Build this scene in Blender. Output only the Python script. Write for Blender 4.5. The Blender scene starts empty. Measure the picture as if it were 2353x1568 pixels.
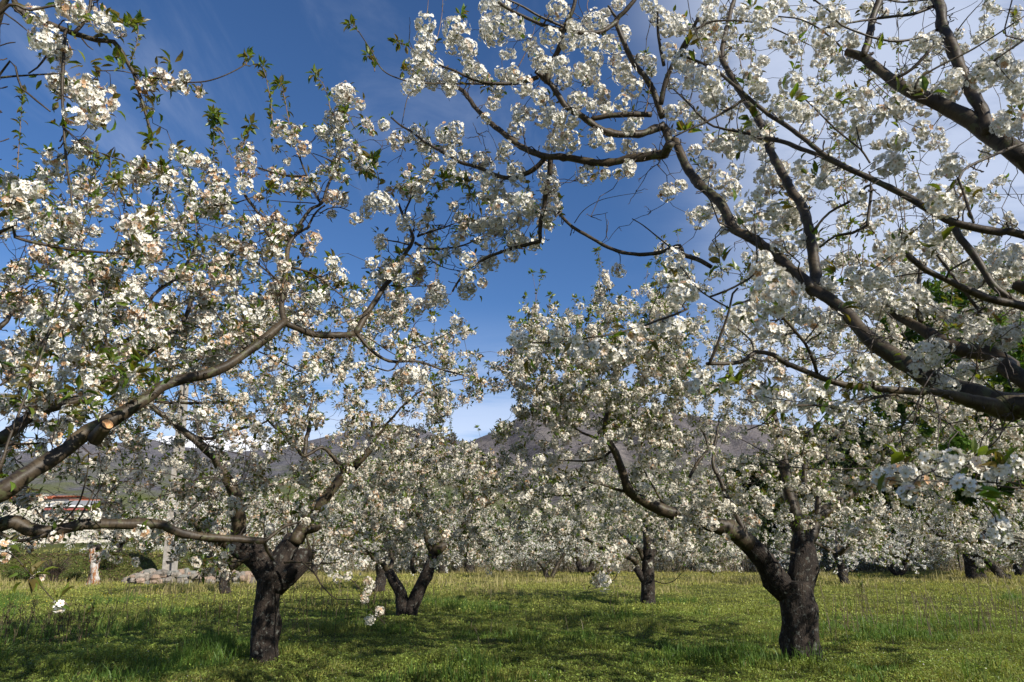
import bpy, math, random
import numpy as np
from math import radians, sin, cos, atan2, pi

S = bpy.context.scene
COL = S.collection
rng = np.random.default_rng(11)

# ------------------------------------------------------------------ camera
CAM_H = 1.35
PITCH = radians(17.5)
FPX = 1569.0                     # focal length in units of a 2353 x 1568 picture
cam = bpy.data.cameras.new('camera')
cam.lens = 24.0
cam.sensor_width = 36.0
cam.clip_end = 40000
cam.clip_start = 0.05
cam.dof.use_dof = True
cam.dof.focus_distance = 7.0
cam.dof.aperture_fstop = 6.3
co = bpy.data.objects.new('camera', cam)
co.location = (0, 0, CAM_H)
co.rotation_euler = (pi/2 + PITCH, 0, 0)
COL.objects.link(co)
S.camera = co

# ------------------------------------------------------------------ light and exposure
S.view_settings.view_transform = 'Standard'
S.view_settings.look = 'None'
S.view_settings.gamma = 1
S.view_settings.exposure = 0.60
SUN_EL = radians(30)
SUN_H = np.array([0.70, -0.71])             # horizontal direction towards the sun
SUN_H /= np.linalg.norm(SUN_H)
sd = bpy.data.lights.new('sun', 'SUN')
sd.energy = 5.0
sd.angle = radians(0.5)
sd.color = (1.0, 0.95, 0.87)
so = bpy.data.objects.new('sun', sd)
COL.objects.link(so)
from mathutils import Vector
so.rotation_euler = Vector((SUN_H[0]*cos(SUN_EL), SUN_H[1]*cos(SUN_EL), sin(SUN_EL))).to_track_quat('Z', 'Y').to_euler()
so.location = (30, -30, 40)

W = bpy.data.worlds.new('World')
S.world = W
W.use_nodes = True
nt = W.node_tree
nt.nodes.clear()


def N(t, ty):
    return t.nodes.new(ty)


def build_world():
    L = nt.links.new
    out = N(nt, 'ShaderNodeOutputWorld')
    bg = N(nt, 'ShaderNodeBackground')
    bg.inputs['Strength'].default_value = 0.069
    sky = N(nt, 'ShaderNodeTexSky')
    sky.sky_type = 'NISHITA'
    sky.sun_disc = False
    sky.sun_elevation = SUN_EL
    sky.sun_rotation = atan2(SUN_H[0], SUN_H[1])
    sky.altitude = 500
    sky.air_density = 1.0
    sky.dust_density = 0.35
    sky.ozone_density = 3.0
    hs = N(nt, 'ShaderNodeHueSaturation')
    hs.inputs['Saturation'].default_value = 1.12
    hs.inputs['Value'].default_value = 1.0
    L(sky.outputs[0], hs.inputs['Color'])
    tint = N(nt, 'ShaderNodeMix')
    tint.data_type = 'RGBA'
    tint.blend_type = 'MULTIPLY'
    tint.inputs[0].default_value = 1.0
    tint.inputs[7].default_value = (.96, 1.06, 1.24, 1)
    L(hs.outputs[0], tint.inputs[6])
    tc = N(nt, 'ShaderNodeTexCoord')
    sep = N(nt, 'ShaderNodeSeparateXYZ')
    L(tc.outputs['Generated'], sep.inputs[0])

    def math_(op, a, b=None, clamp=False):
        m = N(nt, 'ShaderNodeMath')
        m.operation = op
        m.use_clamp = clamp
        for i, x in enumerate((a, b)):
            if x is None:
                continue
            if isinstance(x, (int, float)):
                m.inputs[i].default_value = x
            else:
                L(x, m.inputs[i])
        return m.outputs[0]

    def rampf(x, lo, hi):
        m = N(nt, 'ShaderNodeMapRange')
        m.interpolation_type = 'SMOOTHSTEP'
        L(x, m.inputs['Value'])
        m.inputs['From Min'].default_value = lo
        m.inputs['From Max'].default_value = hi
        return m.outputs[0]
    zz = math_('MAXIMUM', sep.outputs['Z'], 0.03)
    px = math_('DIVIDE', sep.outputs['X'], zz)
    py = math_('DIVIDE', sep.outputs['Y'], zz)
    cmb = N(nt, 'ShaderNodeCombineXYZ')
    L(px, cmb.inputs[0])
    L(py, cmb.inputs[1])

    def cloud(scale, sx, sy, rot, off, detail, dist):
        mp = N(nt, 'ShaderNodeMapping')
        mp.inputs['Location'].default_value = off
        mp.inputs['Rotation'].default_value = (0, 0, rot)
        mp.inputs['Scale'].default_value = (sx, sy, 1)
        L(cmb.outputs[0], mp.inputs['Vector'])
        no = N(nt, 'ShaderNodeTexNoise')
        no.inputs['Scale'].default_value = scale
        no.inputs['Detail'].default_value = detail
        no.inputs['Roughness'].default_value = 0.62
        no.inputs['Distortion'].default_value = dist
        L(mp.outputs[0], no.inputs['Vector'])
        return no.outputs['Fac']
    # thin cirrus sheet towards the right of the view, high up
    az = math_('DIVIDE', sep.outputs['X'], math_('MAXIMUM', sep.outputs['Y'], 0.05))
    wob = cloud(0.9, 1, 1, 0, (5, 2, 0), 3, 0)
    side = rampf(math_('ADD', az, math_('MULTIPLY', math_('SUBTRACT', wob, 0.5), 0.35)), 0.18, 0.52)
    front = rampf(sep.outputs['Y'], 0.0, 0.35)
    c1 = rampf(cloud(1.3, 1.0, 2.2, 0.5, (1.7, 0.4, 0), 8, 0.5), 0.12, 0.52)
    d1 = math_('MULTIPLY', math_('MULTIPLY', side, c1), math_('MULTIPLY', front, 0.66))
    # faint wisps everywhere
    c2 = rampf(cloud(1.0, 2.6, 0.7, -0.5, (3.1, 1.2, 0), 8, 0.6), 0.52, 0.85)
    d2 = math_('MULTIPLY', c2, 0.26)
    # low bank near the skyline
    low = math_('SUBTRACT', 1.0, rampf(sep.outputs['Z'], 0.12, 0.36))
    c3 = rampf(cloud(0.55, 0.8, 1.6, 0.2, (7.3, 0.2, 0), 7, 0.3), 0.27, 0.56)
    d3 = math_('MULTIPLY', math_('MULTIPLY', low, c3), 0.72)
    d = math_('MAXIMUM', math_('MAXIMUM', d1, d2), d3, )
    mix = N(nt, 'ShaderNodeMix')
    mix.data_type = 'RGBA'
    L(d, mix.inputs[0])
    L(tint.outputs[2], mix.inputs[6])
    mix.inputs[7].default_value = (8.0, 8.8, 10.6, 1)
    L(mix.outputs[2], bg.inputs['Color'])
    L(bg.outputs[0], out.inputs['Surface'])


build_world()
S.cycles.max_bounces = 7
S.cycles.diffuse_bounces = 2
S.cycles.glossy_bounces = 2
S.cycles.transmission_bounces = 4
S.cycles.transparent_max_bounces = 4
S.cycles.caustics_reflective = False
S.cycles.caustics_refractive = False

# ------------------------------------------------------------------ picture <-> place
CP, SP = cos(PITCH), sin(PITCH)


def at(u, v, Y):
    """point of the place seen at picture point (u, v) and Y metres ahead"""
    xc = (u-1176.5)/FPX
    yc = (784.0-v)/FPX
    d = np.array([xc, CP - yc*SP, SP + yc*CP])
    k = Y/d[1]
    return np.array([0, 0, CAM_H]) + d*k


def proj(P):
    P = np.atleast_2d(P)
    q = P - np.array([0, 0, CAM_H])
    dep = q[:, 1]*CP + q[:, 2]*SP
    up = -q[:, 1]*SP + q[:, 2]*CP
    dep = np.maximum(dep, 0.01)
    return np.stack([1176.5 + FPX*q[:, 0]/dep, 784 - FPX*up/dep, dep], 1)


TILE = {'D': (0, 0, 1.0)}
for i_, (ox_, oy_) in enumerate([(0, 0), (1350, 0), (2696, 0), (0, 900), (1350, 900), (2696, 900), (0, 1800), (1350, 1800), (2696, 1800)]):
    TILE[str(i_+1)] = (ox_*.57446, oy_*.57446, .34180)
TILE['A'] = (229.8, 861.7, .3114)
TILE['B'] = (1034.0, 804.2, .3663)
TILE['C'] = (1665.9, 861.7, .3297)


def parse(spec):
    pts, cur = [], None
    for tok in spec.split():
        if ':' in tok:
            cur, tok = tok.split(':')
            if not tok:
                continue
        v = [float(x) for x in tok.split(',')]
        ox, oy, s = TILE[cur]
        pts.append([ox+v[0]*s, oy+v[1]*s] + [x*s for x in v[2:]])
    return pts


def in_poly(pt, poly):
    x, y = pt[:, 0], pt[:, 1]
    ins = np.zeros(len(pt), bool)
    n = len(poly)
    for i in range(n):
        x0, y0 = poly[i]
        x1, y1 = poly[(i+1) % n]
        c = ((y0 > y) != (y1 > y)) & (x < (x1-x0)*(y-y0)/((y1-y0) if y1 != y0 else 1e-9)+x0)
        ins ^= c
    return ins


# ------------------------------------------------------------------ materials
def mat(name):
    m = bpy.data.materials.new(name)
    m.use_nodes = True
    t = m.node_tree
    t.nodes.clear()
    o = t.nodes.new('ShaderNodeOutputMaterial')
    return m, t, o


def noise(t, vec, scale, detail=5, rough=.55, dist=0., ms=None):
    if ms is not None:
        mp = t.nodes.new('ShaderNodeMapping')
        mp.inputs['Scale'].default_value = ms
        t.links.new(vec, mp.inputs['Vector'])
        vec = mp.outputs[0]
    n = t.nodes.new('ShaderNodeTexNoise')
    n.inputs['Scale'].default_value = scale
    n.inputs['Detail'].default_value = detail
    n.inputs['Roughness'].default_value = rough
    n.inputs['Distortion'].default_value = dist
    t.links.new(vec, n.inputs['Vector'])
    return n.outputs['Fac']


def ramp(t, fac, stops, interp='LINEAR'):
    r = t.nodes.new('ShaderNodeValToRGB')
    r.color_ramp.interpolation = interp
    e = r.color_ramp.elements
    while len(e) > 1:
        e.remove(e[-1])
    e[0].position, c = stops[0][0], stops[0][1]
    e[0].color = (*c, 1)
    for p, c in stops[1:]:
        k = e.new(p)
        k.color = (*c, 1)
    t.links.new(fac, r.inputs['Fac'])
    return r.outputs['Color']


def mixc(t, fac, a, b, mode='MIX'):
    m = t.nodes.new('ShaderNodeMix')
    m.data_type = 'RGBA'
    m.blend_type = mode
    for sock, x in ((m.inputs[0], fac), (m.inputs[6], a), (m.inputs[7], b)):
        if isinstance(x, (int, float)):
            sock.default_value = x
        elif isinstance(x, tuple):
            sock.default_value = (*x, 1)
        else:
            t.links.new(x, sock)
    return m.outputs[2]


def principled(t, o, col, rough=.6, spec=.3, bump=None, bstr=.4, bdist=.01):
    p = t.nodes.new('ShaderNodeBsdfPrincipled')
    if isinstance(col, tuple):
        p.inputs['Base Color'].default_value = (*col, 1)
    else:
        t.links.new(col, p.inputs['Base Color'])
    p.inputs['Roughness'].default_value = rough
    p.inputs['Specular IOR Level'].default_value = spec
    if bump is not None:
        b = t.nodes.new('ShaderNodeBump')
        b.inputs['Strength'].default_value = bstr
        b.inputs['Distance'].default_value = bdist
        t.links.new(bump, b.inputs['Height'])
        t.links.new(b.outputs[0], p.inputs['Normal'])
    if o is not None:
        t.links.new(p.outputs[0], o.inputs['Surface'])
    return p


def attr(t, name, what='Color'):
    a = t.nodes.new('ShaderNodeAttribute')
    a.attribute_name = name
    return a.outputs[what]


def simple_noise_mat(name, stops, scale, rough=.8, spec=.2, bscale=None, bstr=.4, bdist=.02, ms=None, coord='Object'):
    m, t, o = mat(name)
    tc = t.nodes.new('ShaderNodeTexCoord')
    v = tc.outputs[coord]
    c = ramp(t, noise(t, v, scale, 6, ms=ms), stops)
    b = noise(t, v, bscale, 6) if bscale else None
    principled(t, o, c, rough, spec, b, bstr, bdist)
    return m


def leafy(name, trans=.4, rough=.45, spec=.4, tint=(1, 1, 1)):
    m, t, o = mat(name)
    c = attr(t, 'Col')
    p = principled(t, None, c, rough, spec)
    tr = t.nodes.new('ShaderNodeBsdfTranslucent')
    ct = mixc(t, 1.0, c, tint, 'MULTIPLY')
    t.links.new(ct, tr.inputs['Color'])
    ms = t.nodes.new('ShaderNodeMixShader')
    ms.inputs[0].default_value = trans
    t.links.new(p.outputs[0], ms.inputs[1])
    t.links.new(tr.outputs[0], ms.inputs[2])
    t.links.new(ms.outputs[0], o.inputs['Surface'])
    return m


M = {}
M['petal'] = leafy('petal', .20, .55, .25)
M['leaf'] = leafy('leaf', .42, .38, .5, (1.7, 1.6, .55))
M['grass'] = leafy('grass', .35, .5, .3, (1.3, 1.3, .6))
M['crown'] = leafy('tree_leaf', .4, .5, .3, (1.4, 1.4, .6))


def bark(name, cols, ring, rough, spec, bstr, lichen=None):
    m, t, o = mat(name)
    v = attr(t, 'bark', 'Vector')
    big = noise(t, v, 7, 5, .6)
    c = ramp(t, big, [(0.3, cols[0]), (0.52, cols[1]), (0.72, cols[2])])
    rings = noise(t, v, 1, 4, .6, 0, (16, 16, 90) if ring else (60, 60, 9))
    rc = ramp(t, rings, [(0.36, (.25, .24, .23)), (0.50, (1, 1, 1)), (.66, (1.7, 1.65, 1.6))] if not ring else [(0.34, (.34, .32, .29)), (0.43, (1, 1, 1)), (.66, (1.25, 1.23, 1.18))])
    c = mixc(t, 0.85, c, rc, 'MULTIPLY')
    if lichen:
        l = noise(t, v, 16, 5, .65, .3)
        lf = ramp(t, l, [(0.565, (0, 0, 0)), (0.63, (1, 1, 1))])
        c = mixc(t, lf, c, lichen)
    bm = t.nodes.new('ShaderNodeMath')
    bm.operation = 'ADD'
    t.links.new(rings, bm.inputs[0])
    t.links.new(noise(t, v, 45, 5, .65), bm.inputs[1])
    principled(t, o, c, rough, spec, bm.outputs[0], bstr, .012)
    return m


M['limb'] = bark('cherry_limb_bark', [(.020, .014, .009), (.045, .033, .020), (.085, .063, .037)], True, .52, .28, .18, (.075, .075, .035))
M['trunk'] = bark('old_trunk_bark', [(.010, .0075, .006), (.022, .0155, .011), (.05, .037, .027)], False, .75, .25, 1.6, (.10, .10, .085))
M['twig'] = bark('twig_bark', [(.030, .020, .015), (.05, .036, .027), (.085, .063, .047)], True, .55, .35, .2)
M['shoot'] = bark('shoot_bark', [(.09, .05, .035), (.13, .08, .055), (.18, .13, .10)], True, .5, .35, .2)


# ------------------------------------------------------------------ mesh from arrays
def link(o, parent=None):
    COL.objects.link(o)
    if parent is not None:
        o.parent = parent
    return o


def tag(o, label=None, category=None, group=None, kind=None):
    if label:
        o['label'] = label
    if category:
        o['category'] = category
    if group:
        o['group'] = group
    if kind:
        o['kind'] = kind
    return o


def empty(name, loc, label, category, group=None):
    o = bpy.data.objects.new(name, None)
    o.location = loc
    o.empty_display_size = .2
    link(o)
    return tag(o, label, category, group)


def mesh(name, V, Q, material, parent=None, T=None, col=None, bk=None, smooth=True, mi=None):
    """V (n,3) world coordinates, Q (m,4) quads, T (k,3) triangles"""
    V = np.asarray(V, np.float32)
    off = np.zeros(3, np.float32)
    if parent is not None:
        off = np.array(parent.location, np.float32)
        if parent.parent is not None:
            off = off + np.array(parent.parent.location, np.float32)
    Q = np.zeros((0, 4), np.int64) if Q is None else np.asarray(Q, np.int64)
    T = np.zeros((0, 3), np.int64) if T is None else np.asarray(T, np.int64)
    me = bpy.data.meshes.new(name)
    me.vertices.add(len(V))
    me.vertices.foreach_set('co', (V-off).ravel())
    nl = Q.size+T.size
    me.loops.add(nl)
    me.loops.foreach_set('vertex_index', np.concatenate([Q.ravel(), T.ravel()]).astype(np.int32))
    me.polygons.add(len(Q)+len(T))
    ls = np.concatenate([np.arange(len(Q))*4, len(Q)*4+np.arange(len(T))*3]).astype(np.int32)
    me.polygons.foreach_set('loop_start', ls)
    me.polygons.foreach_set('use_smooth', np.full(len(ls), smooth))
    ms_ = material if isinstance(material, (list, tuple)) else [material]
    for m in ms_:
        me.materials.append(m)
    if mi is not None:
        me.polygons.foreach_set('material_index', np.asarray(mi, np.int32))
    if col is not None:
        a = me.attributes.new('Col', 'FLOAT_COLOR', 'POINT')
        c4 = np.ones((len(V), 4), np.float32)
        c4[:, :3] = col
        a.data.foreach_set('color', c4.ravel())
    if bk is not None:
        a = me.attributes.new('bark', 'FLOAT_VECTOR', 'POINT')
        a.data.foreach_set('vector', np.asarray(bk, np.float32).ravel())
    me.update(calc_edges=True)
    o = bpy.data.objects.new(name, me)
    link(o, parent)
    return o


def norm(a):
    return a/np.maximum(np.linalg.norm(a, axis=-1, keepdims=True), 1e-9)


def catmull(P, step):
    P = np.asarray(P, float)
    if len(P) < 3:
        P = np.stack([P[0], (P[0]+P[-1])/2, P[-1]])
    A = np.vstack([2*P[0]-P[1], P, 2*P[-1]-P[-2]])
    out = []
    for i in range(1, len(A)-2):
        p0, p1, p2, p3 = A[i-1], A[i], A[i+1], A[i+2]
        n = max(1, int(np.linalg.norm((p2-p1)[:3])/step))
        t = (np.arange(n)/n)[:, None]
        out.append(.5*((2*p1)+(-p0+p2)*t+(2*p0-5*p1+4*p2-p3)*t**2+(-p0+3*p1-3*p2+p3)*t**3))
    out.append(A[-2][None])
    return np.vstack(out)


def tube(P, R, ns, bump=0., seed=0, knobs=0, fine=0.):
    """one tube; returns V, Q, bark coordinates"""
    P = np.asarray(P, float)
    R = np.asarray(R, float)
    r_ = np.random.default_rng(seed)
    n = len(P)
    T = norm(np.gradient(P, axis=0))
    ref = np.array([0.3, 0.2, 1.0]) if abs(T[0][2]) < .8 else np.array([1.0, .3, 0])
    U = norm(np.cross(T[0], ref))
    Us = [U]
    for i in range(1, n):
        U = U - T[i]*np.dot(U, T[i])
        U = U/np.linalg.norm(U)
        Us.append(U)
    Us = np.array(Us)
    Bs = np.cross(T, Us)
    a = np.arange(ns)/ns*2*pi
    L = np.concatenate([[0], np.cumsum(np.linalg.norm(np.diff(P, axis=0), axis=1))])
    rr = R[:, None]*np.ones(ns)[None]
    if bump:
        for k in range(5):
            f, q, ph = r_.uniform(1, 6)/np.mean(R)*.25, r_.integers(1, 5), r_.uniform(0, 6.28)
            rr = rr*(1+bump*.5*np.sin(L[:, None]*f+q*a[None]+ph+np.sin(L[:, None]*f*.37)))
        rr = rr*(1+bump*.5*r_.standard_normal((n, ns)))
    if fine:
        rr = rr*(1+fine*r_.standard_normal((n, ns))+fine*1.5*r_.standard_normal((1, ns)))
    for k in range(knobs):
        i0 = r_.integers(1, n-1)
        a0 = r_.uniform(0, 6.28)
        da = np.angle(np.exp(1j*(a-a0)))
        dl = (L-L[i0])/(R[i0]*.8)
        rr = rr + R[i0]*r_.uniform(.15, .4)*np.exp(-dl[:, None]**2-(da[None]/.7)**2)
    V = P[:, None]+rr[..., None]*(np.cos(a)[None, :, None]*Us[:, None]+np.sin(a)[None, :, None]*Bs[:, None])
    bk = np.stack([rr*np.cos(a)[None], rr*np.sin(a)[None], np.broadcast_to(L[:, None], rr.shape)+seed*.37], -1)
    i, j = np.meshgrid(np.arange(n-1), np.arange(ns), indexing='ij')
    j2 = (j+1) % ns
    Q = np.stack([i*ns+j, i*ns+j2, (i+1)*ns+j2, (i+1)*ns+j], -1).reshape(-1, 4)
    V = V.reshape(-1, 3)
    bk = bk.reshape(-1, 3)
    # end cap
    c0 = len(V)
    V = np.vstack([V, P[-1]+T[-1]*R[-1]*.4])
    bk = np.vstack([bk, [0, 0, L[-1]]])
    Tr = np.stack([(n-1)*ns+np.arange(ns), (n-1)*ns+(np.arange(ns)+1) % ns, np.full(ns, c0)], -1)
    c1 = len(V)
    V = np.vstack([V, P[0]-T[0]*R[0]*.3])
    bk = np.vstack([bk, [0, 0, 0]])
    Tr = np.vstack([Tr, np.stack([(np.arange(ns)+1) % ns, np.arange(ns), np.full(ns, c1)], -1)])
    return V, Q, bk, Tr


def batch_tubes(P, R, ns):
    """P (n,K,3), R (n,K)"""
    n, K, _ = P.shape
    T = norm(np.gradient(P, axis=1))
    ref = np.where(np.abs(T[:, :1, 2:3]) < .8, np.array([[[.2, .1, 1.]]]), np.array([[[1., .3, 0.1]]]))
    U = norm(np.cross(T, np.broadcast_to(ref, T.shape)))
    B = np.cross(T, U)
    a = np.arange(ns)/ns*2*pi
    V = P[:, :, None]+R[:, :, None, None]*(np.cos(a)[:, None]*U[:, :, None]+np.sin(a)[:, None]*B[:, :, None])
    L = np.concatenate([np.zeros((n, 1)), np.cumsum(np.linalg.norm(np.diff(P, axis=1), axis=2), axis=1)], 1)
    bk = np.stack([R[..., None]*np.cos(a), R[..., None]*np.sin(a), np.broadcast_to(L[..., None], (n, K, ns)) + rng.uniform(0, 20, (n, 1, 1))], -1)
    i, j = np.meshgrid(np.arange(K-1), np.arange(ns), indexing='ij')
    j2 = (j+1) % ns
    q = np.stack([i*ns+j, i*ns+j2, (i+1)*ns+j2, (i+1)*ns+j], -1).reshape(-1, 4)
    Q = (q[None]+(np.arange(n)*K*ns)[:, None, None]).reshape(-1, 4)
    return V.reshape(-1, 3), Q, bk.reshape(-1, 3)


def merge(parts):
    """parts: list of (V,Q,bk[,T]) -> one set"""
    V, Q, B, T, o = [], [], [], [], 0
    for p in parts:
        V.append(p[0])
        Q.append(p[1]+o)
        B.append(p[2])
        if len(p) > 3:
            T.append(p[3]+o)
        o += len(p[0])
    return np.vstack(V), np.vstack(Q), np.vstack(B), (np.vstack(T) if T else None)


# ------------------------------------------------------------------ flowers and leaves
def flower_templates():
    out = {}
    WH = (1, 1, 1)
    V, Q, C = [], [], []
    for k in range(5):
        a = k*2*pi/5
        ca, sa = cos(a), sin(a)
        o = len(V)
        for (s, w, h, c) in ((.06, 0, .02, (.80, .74, .56)), (.50, -.37, .15, WH), (.50, .37, .15, WH), (.52, 0, .07, WH), (.92, -.28, .27, WH), (.95, .28, .25, WH), (.86, .02, .18, WH)):
            V.append((s*ca-w*sa, s*sa+w*ca, h+.015*k))
            C.append(c)
        Q += [(o, o+2, o+3, o+1), (o+1, o+3, o+6, o+4), (o+3, o+2, o+5, o+6)]
    o = len(V)
    for k in range(4):
        a = k*pi/2
        V.append((.19*cos(a), .19*sin(a), .12))
        C.append((.46, .32, .11))
    Q.append((o, o+1, o+2, o+3))
    o = len(V)
    for (x, z) in ((-.05, 0), (.05, 0), (.035, -1.5), (-.035, -1.5)):
        V.append((x, 0, z))
        C.append((.22, .30, .08))
    Q.append((o, o+1, o+2, o+3))
    out[0] = (np.array(V), np.array(Q), np.array(C))
    V, Q, C = [], [], []
    for k in range(5):
        a = k*2*pi/5
        ca, sa = cos(a), sin(a)
        o = len(V)
        for (s, w, h, c) in ((.05, 0, .0, (.82, .74, .56)), (.62, .40, .17, WH), (1.0, 0, .26, WH), (.62, -.40, .14, WH)):
            V.append((s*ca-w*sa, s*sa+w*ca, h+.012*k))
            C.append(c)
        Q.append((o, o+1, o+2, o+3))
    o = len(V)
    for k in range(4):
        a = k*pi/2
        V.append((.17*cos(a), .17*sin(a), .14))
        C.append((.52, .36, .15))
    Q.append((o, o+1, o+2, o+3))
    out[1] = (np.array(V), np.array(Q), np.array(C))
    V, Q, C = [], [], []
    for k in range(3):
        a = k*2*pi/3
        ca, sa = cos(a), sin(a)
        o = len(V)
        for (s, w, h) in ((.0, 0, .0), (.6, .55, .2), (1.0, 0, .3), (.6, -.5, .12)):
            V.append((s*ca-w*sa, s*sa+w*ca, h))
            C.append(WH)
        Q.append((o, o+1, o+2, o+3))
    out[2] = (np.array(V), np.array(Q), np.array(C))
    return out


FT = flower_templates()
LT = {}
LT[0] = (np.array([(0, 0, 0), (.21, .38, .10), (0, .42, -.01), (-.21, .38, .10), (.15, .76, .0), (0, .80, -.12), (-.15, .76, .0), (.01, 1.05, -.26)], float),
         np.array([(0, 1, 2, 3), (1, 4, 5, 2), (2, 5, 6, 3), (4, 7, 6, 5)]), np.ones((8, 3)))
LT[1] = (np.array([(0, 0, 0), (.24, .45, .12), (0, 1.0, -.18), (0, .48, -.02), (-.24, .45, .12)], float),
         np.array([(0, 1, 2, 3), (0, 3, 2, 4)]), np.ones((5, 3)))
LT[2] = (np.array([(0, 0, 0), (.30, .5, .05), (0, 1.0, -.12), (-.30, .5, .05)], float), np.array([(0, 1, 2, 3)]), np.ones((4, 3)))


def scatter(tp, pos, Mx, col):
    tv, tq, tc = tp
    n, k = len(pos), len(tv)
    V = np.einsum('nij,kj->nki', Mx, tv)+pos[:, None]
    Q = tq[None]+(np.arange(n)*k)[:, None, None]
    C = tc[None]*col[:, None]
    return V.reshape(-1, 3), Q.reshape(-1, 4), C.reshape(-1, 3)


def frames(nrm, spin=None):
    """(n,3) unit normals -> matrices whose columns are tangent, bitangent, normal"""
    n = len(nrm)
    r = norm(rng.standard_normal((n, 3)))
    t = norm(np.cross(nrm, r))
    b = np.cross(nrm, t)
    return np.stack([t, b, nrm], -1)


def leaf_frames(dirs, flat=.5):
    """columns: side, along, up"""
    n = len(dirs)
    up = np.tile(np.array([0, 0, 1.]), (n, 1))+flat*rng.standard_normal((n, 3))
    s = norm(np.cross(dirs, up))
    u = np.cross(s, dirs)
    return np.stack([s, dirs, u], -1)


def rsphere(n):
    return norm(rng.standard_normal((n, 3)))


def leaf_colors(n, bronze):
    g = np.array([.085, .135, .018])*rng.uniform(.75, 1.5, (n, 1))
    g[:, 0] *= rng.uniform(.85, 1.35, n)
    b = np.array([.12, .078, .024])*rng.uniform(.7, 1.4, (n, 1))
    m = (rng.random(n) < bronze)[:, None]
    return np.where(m, b*.75+g*.25, g)


# ------------------------------------------------------------------ trees
DENS = 3.6


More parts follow.
